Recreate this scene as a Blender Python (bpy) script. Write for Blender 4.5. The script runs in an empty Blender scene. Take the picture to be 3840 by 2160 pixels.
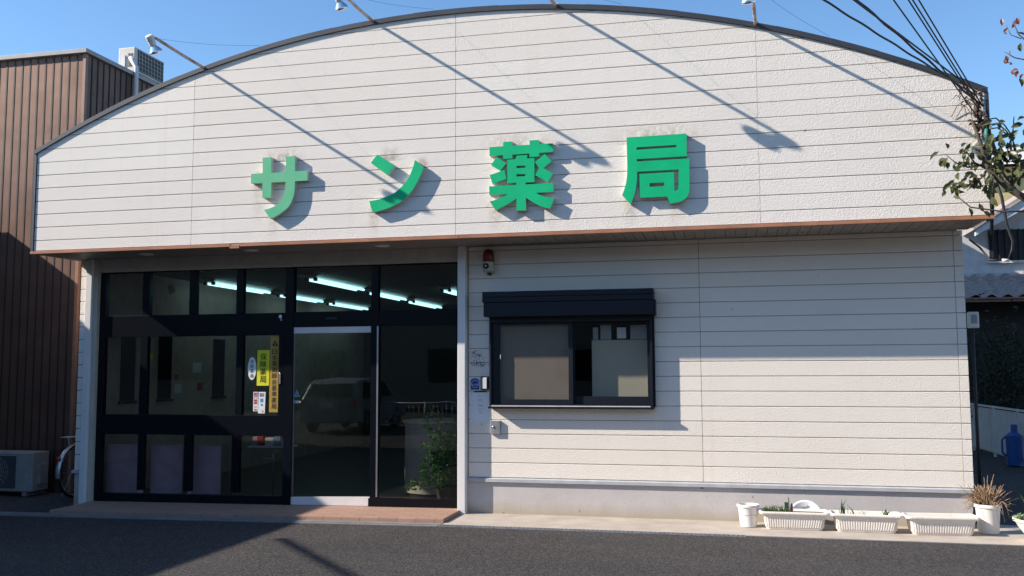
import bpy, bmesh, math, random
from mathutils import Vector, Matrix
from mathutils.geometry import tessellate_polygon

R = math.radians
random.seed(7)
sc = bpy.context.scene
C = sc.collection

# ------------------------------------------------------------------ camera
cam = bpy.data.cameras.new('Camera')
cam.sensor_width = 36.0
cam.lens = 32.717
cam.clip_start = 0.05
cam.clip_end = 2000
cam_o = bpy.data.objects.new('Camera', cam)
C.objects.link(cam_o)
YAW, PITCH, ROLL = 0.2273, 0.0870, 0.0040
Mr = Matrix.Rotation(YAW, 3, 'Z') @ Matrix.Rotation(PITCH, 3, 'X') @ Matrix.Rotation(ROLL, 3, 'Y')
right, fwd, up = Mr.col[0], Mr.col[1], Mr.col[2]
mw = Matrix.Identity(4)
for i in range(3):
    mw[i][0], mw[i][1], mw[i][2] = right[i], up[i], -fwd[i]
mw[0][3], mw[1][3], mw[2][3] = 2.698, -9.742, 1.491
cam_o.matrix_world = mw
sc.camera = cam_o

# ------------------------------------------------------------------ sky and sun
SUN = Vector((2.85, 1.0, -1.866)).normalized()          # direction the light travels
elev = math.asin(-SUN.z)
azim = math.atan2(-SUN.x, -SUN.y)
world = bpy.data.worlds.new('World')
sc.world = world
world.use_nodes = True
wn = world.node_tree.nodes
wl = world.node_tree.links
sky = wn.new('ShaderNodeTexSky')
sky.sky_type = 'NISHITA'
sky.sun_disc = False
sky.sun_elevation = elev
sky.sun_rotation = azim
sky.altitude = 0
sky.air_density = 1.0
sky.dust_density = 0.15
sky.ozone_density = 3.0
hs = wn.new('ShaderNodeHueSaturation')
hs.inputs['Saturation'].default_value = 1.12
wl.new(sky.outputs[0], hs.inputs['Color'])
wl.new(hs.outputs[0], wn['Background'].inputs[0])
wn['Background'].inputs[1].default_value = 0.125

sun = bpy.data.lights.new('Sun', 'SUN')
sun.energy = 5.0
sun.angle = R(0.53)
sun.color = (1.0, 0.905, 0.79)
sun_o = bpy.data.objects.new('Sun', sun)
C.objects.link(sun_o)
sun_o.rotation_euler = SUN.to_track_quat('-Z', 'Y').to_euler()

sc.view_settings.view_transform = 'Standard'
sc.view_settings.look = 'None'
sc.view_settings.gamma = 1
sc.view_settings.exposure = 0.75
sc.cycles.use_denoising = True
sc.cycles.denoising_input_passes = 'RGB_ALBEDO_NORMAL'
sc.cycles.denoising_prefilter = 'ACCURATE'
sc.cycles.max_bounces = 8
sc.cycles.transparent_max_bounces = 16
sc.cycles.sample_clamp_indirect = 4.0

# ------------------------------------------------------------------ materials
def new_mat(name):
    m = bpy.data.materials.new(name)
    m.use_nodes = True
    nt = m.node_tree
    return m, nt, nt.nodes['Principled BSDF']

def N(nt, t, **kw):
    n = nt.nodes.new(t)
    for k, v in kw.items():
        if k in n.inputs.keys():
            n.inputs[k].default_value = v
        else:
            setattr(n, k, v)
    return n

def mth(nt, op, a, b=None, c=None, clamp=False):
    n = nt.nodes.new('ShaderNodeMath')
    n.operation = op
    n.use_clamp = clamp
    for i, v in enumerate((a, b, c)):
        if v is None:
            continue
        if isinstance(v, (int, float)):
            n.inputs[i].default_value = v
        else:
            nt.links.new(v, n.inputs[i])
    return n.outputs[0]

def mixc(nt, fac, a, b):
    n = nt.nodes.new('ShaderNodeMix')
    n.data_type = 'RGBA'
    for sock, v in ((n.inputs[0], fac), (n.inputs[6], a), (n.inputs[7], b)):
        if isinstance(v, (int, float)):
            sock.default_value = v
        elif isinstance(v, tuple):
            sock.default_value = (v[0], v[1], v[2], 1)
        else:
            nt.links.new(v, sock)
    return n.outputs[2]

def pos(nt):
    return nt.nodes.new('ShaderNodeNewGeometry').outputs['Position']

def noise(nt, vec, scale, detail=2, rough=0.5, dist=0.0):
    n = N(nt, 'ShaderNodeTexNoise', Scale=scale, Detail=detail, Roughness=rough, Distortion=dist)
    nt.links.new(vec, n.inputs['Vector'])
    return n.outputs['Fac']

def ramp(nt, fac, lo, hi):
    n = nt.nodes.new('ShaderNodeMapRange')
    n.inputs[1].default_value = lo
    n.inputs[2].default_value = hi
    nt.links.new(fac, n.inputs[0])
    return n.outputs[0]

def stretch(nt, vec, s):
    n = nt.nodes.new('ShaderNodeVectorMath')
    n.operation = 'MULTIPLY'
    nt.links.new(vec, n.inputs[0])
    n.inputs[1].default_value = s
    return n.outputs[0]

def bump(nt, b, height, strength, dist):
    n = N(nt, 'ShaderNodeBump', Strength=strength, Distance=dist)
    nt.links.new(height, n.inputs['Height'])
    nt.links.new(n.outputs[0], b.inputs['Normal'])

def mat(name, col, rough=0.6, var=0.12, scale=6.0, metal=0.0, spec=0.5, bmp=0.0, bscale=60.0, col2=None):
    """plain material with a soft mottled variation"""
    m, nt, b = new_mat(name)
    p = pos(nt)
    f = noise(nt, p, scale, 5, 0.6)
    f = ramp(nt, f, 0.3, 0.7)
    c2 = col2 or tuple(c * (1 - 2 * var) for c in col)
    nt.links.new(mixc(nt, f, col, c2), b.inputs['Base Color'])
    b.inputs['Roughness'].default_value = rough
    b.inputs['Metallic'].default_value = metal
    b.inputs['Specular IOR Level'].default_value = spec
    if bmp:
        bump(nt, b, noise(nt, p, bscale, 3), bmp, 0.01)
    return m

M = {}

def stucco(name, col, streaks=()):
    m, nt, b = new_mat(name)
    p = pos(nt)
    sep = nt.nodes.new('ShaderNodeSeparateXYZ')
    nt.links.new(p, sep.inputs[0])
    X, Z = sep.outputs['X'], sep.outputs['Z']
    # faint large soiling plus rain streaks
    big = ramp(nt, noise(nt, p, 0.9, 4, 0.6), 0.35, 0.75)
    c = mixc(nt, mth(nt, 'MULTIPLY', big, 0.35), col, tuple(x * k for x, k in zip(col, (0.86, 0.85, 0.84))))
    rain = ramp(nt, noise(nt, stretch(nt, p, (9, 9, 0.5)), 1.0, 4, 0.6), 0.56, 0.8)
    c = mixc(nt, mth(nt, 'MULTIPLY', rain, 0.22), c, tuple(x * k for x, k in zip(col, (0.72, 0.68, 0.64))))
    # every board was a slightly different white from the start
    cb = nt.nodes.new('ShaderNodeCombineXYZ')
    nt.links.new(mth(nt, 'FLOOR', mth(nt, 'DIVIDE', mth(nt, 'ADD', X, 9.09 if streaks else 6.665), 3.03)), cb.inputs[0])
    nt.links.new(mth(nt, 'FLOOR', mth(nt, 'DIVIDE', mth(nt, 'SUBTRACT', Z, 2.83 if streaks else 2.776), 0.4551)), cb.inputs[1])
    wh = nt.nodes.new('ShaderNodeTexWhiteNoise')
    nt.links.new(cb.outputs[0], wh.inputs['Vector'])
    c = mixc(nt, mth(nt, 'MULTIPLY', wh.outputs['Value'], 0.5), c, tuple(x * k for x, k in zip(col, (0.90, 0.885, 0.86))))
    brk = ramp(nt, noise(nt, p, 22, 3, 0.6), 0.25, 0.65)
    tot = None
    for (sx, w, z0, z1, amt) in streaks:      # grime that runs down (z1 < z0) or sits on top (z1 > z0) of a letter
        d = mth(nt, 'DIVIDE', mth(nt, 'SUBTRACT', X, sx), w)
        g = mth(nt, 'EXPONENT', mth(nt, 'MULTIPLY', mth(nt, 'POWER', mth(nt, 'ABSOLUTE', d), 2.5), -1.0))
        t = mth(nt, 'DIVIDE', mth(nt, 'SUBTRACT', Z, z0), (z1 - z0))
        fall = mth(nt, 'SUBTRACT', 1.0, t, clamp=True)
        inside = mth(nt, 'GREATER_THAN', t, -0.35)
        v = mth(nt, 'MULTIPLY', mth(nt, 'MULTIPLY', g, mth(nt, 'MULTIPLY', fall, inside)), amt)
        tot = v if tot is None else mth(nt, 'MAXIMUM', tot, v)
    if tot is not None:
        tot = mth(nt, 'MULTIPLY', tot, brk, clamp=True)
        c = mixc(nt, tot, c, tuple(x * k for x, k in zip(col, (0.36, 0.30, 0.25))))
    spots = ramp(nt, noise(nt, p, 14, 1, 0.3), 0.80, 0.84)
    c = mixc(nt, mth(nt, 'MULTIPLY', spots, 0.5), c, (0.30, 0.20, 0.12))
    nt.links.new(c, b.inputs['Base Color'])
    b.inputs['Roughness'].default_value = 0.75
    b.inputs['Specular IOR Level'].default_value = 0.25
    v = N(nt, 'ShaderNodeTexNoise', Scale=92.0, Detail=1.5, Roughness=0.4, Distortion=0.7)
    nt.links.new(stretch(nt, p, (1.0, 1.0, 1.15)), v.inputs['Vector'])
    h = ramp(nt, v.outputs['Fac'], 0.40, 0.60)
    bump(nt, b, h, 0.44, 0.0036)
    return m

STREAKS = [(-1.95, 0.20, 3.78, 3.90, 0.8), (-2.10, 0.05, 3.79, 3.90, 0.7), (-1.82, 0.05, 3.79, 3.92, 0.9), (-2.2, 0.05, 3.60, 3.67, 0.6), (-2.22, 0.07, 3.49, 3.05, 0.5),
           (-2.05, 0.05, 3.10, 2.86, 0.45), (-0.72, 0.10, 3.72, 3.84, 0.8), (-0.36, 0.06, 3.62, 3.72, 0.9), (-0.89, 0.05, 3.13, 2.86, 0.75),
           (0.60, 0.24, 3.77, 3.92, 0.75), (0.93, 0.12, 3.76, 3.88, 0.7), (0.42, 0.06, 3.09, 2.86, 0.6), (0.70, 0.06, 3.07, 2.9, 0.45), (1.0, 0.06, 3.09, 2.87, 0.45),
           (2.07, 0.34, 3.76, 3.92, 1.0), (1.80, 0.06, 3.08, 2.86, 0.6), (2.25, 0.07, 3.08, 2.88, 0.4)]
M['stucco_fascia'] = stucco('fascia_siding', (0.825, 0.770, 0.705), STREAKS)
M['stucco_wall'] = stucco('wall_siding', (0.84, 0.778, 0.70), ())
M['groove'] = mat('groove_backing', (0.40, 0.355, 0.30), 0.8)
M['joint_dark'] = mat('dark_joint', (0.07, 0.07, 0.075), 0.7)
M['sealant'] = mat('joint_sealant', (0.62, 0.60, 0.57), 0.7)
M['coping'] = mat('coping_metal', (0.060, 0.063, 0.074), 0.5, 0.15, 4, 0.3)
M['copper_trim'] = mat('copper_trim', (0.46, 0.215, 0.125), 0.5, 0.15, 5, 0.0, 0.2)
M['soffit'] = mat('soffit_board', (0.26, 0.235, 0.21), 0.6)
M['soffit_smooth'] = mat('soffit_panel', (0.30, 0.28, 0.26), 0.5)
M['cream'] = mat('cream_metal', (0.52, 0.48, 0.42), 0.5)
M['white_paint'] = mat('white_steel_paint', (0.72, 0.70, 0.69), 0.45, 0.06, 5)
M['frame'] = mat('dark_aluminium', (0.0045, 0.006, 0.010), 0.26, 0.1, 3, 0, 0.2)
M['frame_blue'] = mat('dark_shutter_metal', (0.007, 0.010, 0.018), 0.45, 0.1, 3, 0, 0.35)
M['concrete_base'] = None

def concrete(name, col, dark, scale=2.0, low_stain=False):
    m, nt, b = new_mat(name)
    p = pos(nt)
    f = ramp(nt, noise(nt, p, scale, 6, 0.65), 0.3, 0.72)
    c = mixc(nt, f, col, dark)
    g = ramp(nt, noise(nt, p, 90, 2, 0.5), 0.35, 0.65)
    c = mixc(nt, mth(nt, 'MULTIPLY', g, 0.25), c, tuple(x * 0.7 for x in dark))
    if low_stain:
        sep = nt.nodes.new('ShaderNodeSeparateXYZ')
        nt.links.new(p, sep.inputs[0])
        wob = mth(nt, 'MULTIPLY', noise(nt, stretch(nt, p, (4, 4, 0.5)), 1.0, 4, 0.6), 0.16)
        t = ramp(nt, mth(nt, 'SUBTRACT', sep.outputs['Z'], wob), -0.10, 0.03)
        c = mixc(nt, mth(nt, 'SUBTRACT', 1.0, t, clamp=True), c, (0.42, 0.36, 0.28))
        cr = ramp(nt, noise(nt, p, 16, 1, 0.2), 0.765, 0.80)
        c = mixc(nt, mth(nt, 'MULTIPLY', cr, 0.8), c, (0.2, 0.17, 0.14))
    nt.links.new(c, b.inputs['Base Color'])
    b.inputs['Roughness'].default_value = 0.85
    b.inputs['Specular IOR Level'].default_value = 0.2
    bump(nt, b, noise(nt, p, 70, 4), 0.25, 0.006)
    return m
M['concrete_base'] = concrete('foundation_mortar', (0.56, 0.525, 0.51), (0.48, 0.45, 0.435), 2.0, True)
M['pavement'] = concrete('pavement_concrete', (0.52, 0.46, 0.40), (0.36, 0.31, 0.265), 3.0)
M['gutter'] = concrete('gutter_concrete', (0.25, 0.243, 0.237), (0.17, 0.165, 0.165), 6.0)

def asphalt():
    m, nt, b = new_mat('asphalt')
    p = pos(nt)
    big = ramp(nt, noise(nt, p, 0.8, 5, 0.6), 0.3, 0.7)
    c = mixc(nt, big, (0.043, 0.040, 0.040), (0.062, 0.057, 0.056))
    band = ramp(nt, noise(nt, stretch(nt, p, (0.25, 1.6, 1.0)), 1.0, 4, 0.6), 0.42, 0.66)
    c = mixc(nt, mth(nt, 'MULTIPLY', band, 0.55), c, (0.032, 0.030, 0.031))
    v = N(nt, 'ShaderNodeTexVoronoi', Scale=95.0)
    nt.links.new(p, v.inputs['Vector'])
    s = nt.nodes.new('ShaderNodeSeparateColor')
    nt.links.new(v.outputs['Color'], s.inputs[0])
    lite = ramp(nt, s.outputs[0], 0.55, 1.0)
    c = mixc(nt, mth(nt, 'MULTIPLY', lite, 0.6), c, (0.165, 0.145, 0.135))
    dk = ramp(nt, s.outputs[1], 0.72, 0.80)
    c = mixc(nt, mth(nt, 'MULTIPLY', dk, 0.85), c, (0.012, 0.012, 0.013))
    med = ramp(nt, noise(nt, p, 26, 2, 0.6), 0.60, 0.68)
    c = mixc(nt, mth(nt, 'MULTIPLY', med, 0.5), c, (0.024, 0.023, 0.024))
    nt.links.new(c, b.inputs['Base Color'])
    b.inputs['Roughness'].default_value = 0.85
    b.inputs['Specular IOR Level'].default_value = 0.25
    bump(nt, b, v.outputs['Distance'], 0.6, 0.008)
    return m
M['asphalt'] = asphalt()

def brick_tile():
    m, nt, b = new_mat('brick_tile')
    p = pos(nt)
    t = N(nt, 'ShaderNodeTexBrick', Scale=1.0)
    t.offset = 0.5
    t.inputs['Color1'].default_value = (0.40, 0.24, 0.17, 1)
    t.inputs['Color2'].default_value = (0.34, 0.20, 0.145, 1)
    t.inputs['Mortar'].default_value = (0.15, 0.115, 0.09, 1)
    t.inputs['Mortar Size'].default_value = 0.004
    t.inputs['Brick Width'].default_value = 0.20
    t.inputs['Row Height'].default_value = 0.10
    nt.links.new(p, t.inputs['Vector'])
    f = ramp(nt, noise(nt, p, 8, 4), 0.3, 0.7)
    nt.links.new(mixc(nt, mth(nt, 'MULTIPLY', f, 0.4), t.outputs['Color'], (0.27, 0.18, 0.14)), b.inputs['Base Color'])
    b.inputs['Roughness'].default_value = 0.75
    return m
M['brick_tile'] = brick_tile()

def rusty(name, col, rust, amt_lo, amt_hi, rough=0.5, scale=9):
    m, nt, b = new_mat(name)
    p = pos(nt)
    f = ramp(nt, noise(nt, p, scale, 5, 0.7), amt_lo, amt_hi)
    nt.links.new(mixc(nt, f, col, rust), b.inputs['Base Color'])
    b.inputs['Roughness'].default_value = rough
    return m
M['pole_paint'] = rusty('rusting_arm_paint', (0.55, 0.47, 0.38), (0.28, 0.12, 0.06), 0.42, 0.62)
M['pillar_paint'] = rusty('chipped_white_paint', (0.72, 0.70, 0.69), (0.30, 0.12, 0.05), 0.735, 0.78, 0.45, 7)

def glass(name, tint=(0.62, 0.66, 0.66), refl=1.0):
    m = bpy.data.materials.new(name)
    m.use_nodes = True
    nt = m.node_tree
    nt.nodes.clear()
    out = nt.nodes.new('ShaderNodeOutputMaterial')
    tr = N(nt, 'ShaderNodeBsdfTransparent', Color=(*tint, 1))
    gl = N(nt, 'ShaderNodeBsdfGlossy', Roughness=0.012, Color=(1, 1, 1, 1))
    lw = N(nt, 'ShaderNodeLayerWeight', Blend=0.5)
    mx = nt.nodes.new('ShaderNodeMixShader')
    p = pos(nt)
    bp = N(nt, 'ShaderNodeBump', Strength=0.08, Distance=0.01)
    nt.links.new(noise(nt, p, 1.7, 2), bp.inputs['Height'])
    nt.links.new(bp.outputs[0], gl.inputs['Normal'])
    sch = mth(nt, 'MULTIPLY_ADD', mth(nt, 'POWER', lw.outputs['Facing'], 5.0), 0.958, 0.042)
    nt.links.new(mth(nt, 'MULTIPLY', sch, 1.8 * refl * 0.8, clamp=True), mx.inputs[0])
    nt.links.new(tr.outputs[0], mx.inputs[1])
    nt.links.new(gl.outputs[0], mx.inputs[2])
    nt.links.new(mx.outputs[0], out.inputs[0])
    return m
M['glass'] = glass('entrance_glass', (0.63, 0.635, 0.61))
M['window_glass'] = glass('window_glass', (0.80, 0.82, 0.80), 0.8)

def emit(name, col, st):
    m, nt, b = new_mat(name)
    b.inputs['Base Color'].default_value = (0.8, 0.8, 0.8, 1)
    b.inputs['Emission Color'].default_value = (*col, 1)
    b.inputs['Emission Strength'].default_value = st
    return m
M['tube_light'] = emit('lit_tube', (0.42, 0.90, 1.0), 1.75)

M['sign_green'] = mat('sign_green_acrylic', (0.004, 0.50, 0.21), 0.5, 0.09, 3.5, 0, 0.22)
def faded():
    m, nt, b = new_mat('sign_green_faded')
    p = pos(nt)
    f = ramp(nt, noise(nt, p, 5, 5, 0.6), 0.35, 0.7)
    c = mixc(nt, f, (0.095, 0.47, 0.245), (0.15, 0.48, 0.28))
    g = ramp(nt, noise(nt, stretch(nt, p, (6, 1, 3)), 1.6, 4, 0.6), 0.55, 0.75)
    c = mixc(nt, mth(nt, 'MULTIPLY', g, 0.5), c, (0.26, 0.42, 0.22))
    nt.links.new(c, b.inputs['Base Color'])
    b.inputs['Roughness'].default_value = 0.6
    b.inputs['Specular IOR Level'].default_value = 0.25
    return m
M['sign_faded'] = faded()
M['sign_side'] = mat('sign_return', (0.60, 0.57, 0.52), 0.5)
M['brown_wall'] = mat('brown_cladding', (0.180, 0.108, 0.082), 0.5, 0.16, 3, 0.65, 0.3)
M['brown_trim'] = mat('brown_corner_trim', (0.30, 0.16, 0.11), 0.5)
M['rib'] = mat('brown_rib', (0.022, 0.014, 0.013), 0.6)
M['grey_cap'] = mat('grey_cap_flashing', (0.36, 0.34, 0.335), 0.5)
M['ac_white'] = mat('ac_casing', (0.66, 0.64, 0.60), 0.5)
M['ac_shaded'] = mat('ac_casing_shaded', (0.30, 0.30, 0.29), 0.6)  # darker copy of the white casing, with the shade at the left in its colour
M['ac_dark'] = mat('ac_coil', (0.05, 0.055, 0.065), 0.6)
M['black'] = mat('black_rubber', (0.012, 0.012, 0.014), 0.55)
M['black_text'] = mat('black_print', (0.012, 0.012, 0.012), 0.6)
M['silver'] = mat('reflector_silver', (0.80, 0.80, 0.82), 0.22, 0.05, 8, 1.0)
M['steel'] = mat('steel', (0.55, 0.56, 0.58), 0.35, 0.1, 8, 0.9)
M['galv'] = mat('galvanised', (0.42, 0.44, 0.46), 0.5, 0.2, 14, 0.7)
M['lamp_white'] = mat('lamp_holder_white', (0.75, 0.73, 0.70), 0.5)
M['red_dome'] = mat('red_dome', (0.16, 0.012, 0.015), 0.3)
M['siren_cream'] = mat('siren_body', (0.55, 0.52, 0.42), 0.5)
M['paper'] = mat('paper', (0.78, 0.79, 0.82), 0.8, 0.03)
M['paper_dim'] = mat('grey_paper', (0.42, 0.43, 0.45), 0.8)
M['grey_print'] = mat('grey_print', (0.30, 0.31, 0.34), 0.8)
M['blue_print'] = mat('blue_print', (0.02, 0.07, 0.30), 0.5)
M['board_beige'] = mat('brown_blind_cloth', (0.27, 0.22, 0.185), 0.8, 0.05)
def blind():
    m, nt, b = new_mat('pleated_blind')
    w = N(nt, 'ShaderNodeTexWave', Scale=13.0)
    w.bands_direction = 'Z'
    nt.links.new(pos(nt), w.inputs['Vector'])
    nt.links.new(mixc(nt, w.outputs['Fac'], (0.47, 0.42, 0.34), (0.54, 0.48, 0.39)), b.inputs['Base Color'])
    b.inputs['Roughness'].default_value = 0.85
    return m
M['blind'] = blind()
M['planter'] = rusty('cream_plastic_soiled', (0.77, 0.715, 0.64), (0.48, 0.39, 0.30), 0.56, 0.86, 0.5, 7)
M['pot_white'] = rusty('white_plastic_soiled', (0.76, 0.74, 0.70), (0.42, 0.34, 0.25), 0.62, 0.85, 0.45, 8)
M['soil'] = mat('soil', (0.09, 0.065, 0.045), 0.95, 0.3, 40, bmp=0.6, bscale=80)
M['dry_soil'] = mat('dry_soil', (0.30, 0.25, 0.19), 0.95, 0.2, 40, bmp=0.5, bscale=80)
M['stem_dry'] = mat('dry_stem', (0.34, 0.22, 0.13), 0.8, 0.25, 30)
M['grass'] = mat('grass_blade', (0.07, 0.13, 0.025), 0.6, 0.2, 40)
M['bulb_leaf'] = mat('bulb_leaf', (0.06, 0.13, 0.045), 0.5, 0.15, 30)
M['weed'] = mat('weed_leaf', (0.12, 0.21, 0.03), 0.6, 0.2, 40)

def leaf(name, a, b_, spec=0.5, trans=0.25):
    m, nt, b = new_mat(name)
    p = pos(nt)
    f = ramp(nt, noise(nt, p, 9, 3, 0.6), 0.35, 0.65)
    c = mixc(nt, f, a, b_)
    nt.links.new(c, b.inputs['Base Color'])
    b.inputs['Roughness'].default_value = 0.42
    b.inputs['Specular IOR Level'].default_value = spec
    td = nt.nodes.new('ShaderNodeBsdfTranslucent')
    nt.links.new(c, td.inputs[0])
    mx = N(nt, 'ShaderNodeMixShader')
    mx.inputs[0].default_value = trans
    nt.links.new(b.outputs[0], mx.inputs[1])
    nt.links.new(td.outputs[0], mx.inputs[2])
    nt.links.new(mx.outputs[0], nt.nodes['Material Output'].inputs[0])
    return m
M['leaf_tree'] = leaf('tree_leaf', (0.060, 0.082, 0.030), (0.13, 0.135, 0.055))
M['leaf_red'] = leaf('autumn_leaf', (0.24, 0.075, 0.065), (0.36, 0.19, 0.12), 0.3, 0.4)
M['leaf_indoor'] = leaf('indoor_leaf', (0.05, 0.17, 0.03), (0.15, 0.36, 0.08))
M['leaf_hedge'] = leaf('hedge_leaf', (0.018, 0.030, 0.012), (0.040, 0.055, 0.022))
M['bark'] = mat('bark', (0.10, 0.072, 0.055), 0.85, 0.25, 20, bmp=0.4, bscale=40)
M['cable'] = mat('cable_black', (0.014, 0.014, 0.017), 0.55)
M['house_white'] = mat('house_plaster', (0.62, 0.62, 0.63), 0.8)
M['house_yellow'] = mat('house_yellow', (0.52, 0.42, 0.20), 0.8)
M['roof_tile'] = mat('grey_roof_tile', (0.44, 0.37, 0.35), 0.7, 0.2, 10, 0, 0.2)
M['shutter_dark'] = mat('dark_lattice', (0.018, 0.017, 0.02), 0.6)
M['fence'] = mat('fence_metal', (0.50, 0.52, 0.55), 0.5)
M['blue_plastic'] = mat('blue_plastic', (0.02, 0.09, 0.34), 0.45)
M['lavender'] = mat('lavender_board', (0.72, 0.47, 0.56), 0.7)
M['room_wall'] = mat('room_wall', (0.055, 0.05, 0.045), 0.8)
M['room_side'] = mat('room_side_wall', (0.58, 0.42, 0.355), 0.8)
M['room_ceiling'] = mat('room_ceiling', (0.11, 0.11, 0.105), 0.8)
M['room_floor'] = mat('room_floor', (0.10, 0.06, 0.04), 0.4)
M['counter'] = mat('counter_cream', (0.62, 0.60, 0.52), 0.4)
M['mat_orange'] = mat('entrance_mat', (0.30, 0.12, 0.05), 0.9)
M['oval_white'] = mat('sticker_white', (0.80, 0.80, 0.82), 0.4, 0.02)
M['yellow'] = mat('sticker_yellow', (0.72, 0.70, 0.02), 0.4, 0.02)
M['gold'] = mat('sticker_gold', (0.46, 0.29, 0.05), 0.4, 0.05)
M['green_text'] = mat('green_print', (0.02, 0.13, 0.09), 0.6)
M['red_print'] = mat('red_print', (0.55, 0.03, 0.03), 0.5)
M['cyan_print'] = mat('cyan_print', (0.05, 0.33, 0.62), 0.5)
M['orange_print'] = mat('orange_print', (0.75, 0.25, 0.04), 0.5)
M['green_print'] = mat('bright_green_print', (0.04, 0.36, 0.10), 0.5)
M['pale_blue'] = mat('pale_blue_print', (0.22, 0.36, 0.52), 0.5)
M['red_glass'] = mat('red_reflector', (0.60, 0.02, 0.01), 0.2)
M['dead_plant'] = mat('dead_vine', (0.10, 0.06, 0.05), 0.9, 0.3, 40)
M['opp_wall'] = mat('opposite_wall', (0.30, 0.26, 0.22), 0.8)
M['opp_roof'] = mat('opposite_roof', (0.06, 0.06, 0.065), 0.7)
M['car_grey'] = mat('silver_car_paint', (0.30, 0.31, 0.33), 0.3)
M['teal'] = mat('teal_insulator', (0.05, 0.28, 0.24), 0.4)
M['cardboard'] = mat('plant_tag_brown', (0.38, 0.20, 0.15), 0.8)
M['tag_dark'] = mat('plant_tag_dark', (0.03, 0.04, 0.04), 0.6)
M['flashing'] = mat('grey_base_flashing', (0.47, 0.485, 0.51), 0.5)
M['pvc'] = mat('pvc_white', (0.72, 0.71, 0.70), 0.45)

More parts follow.
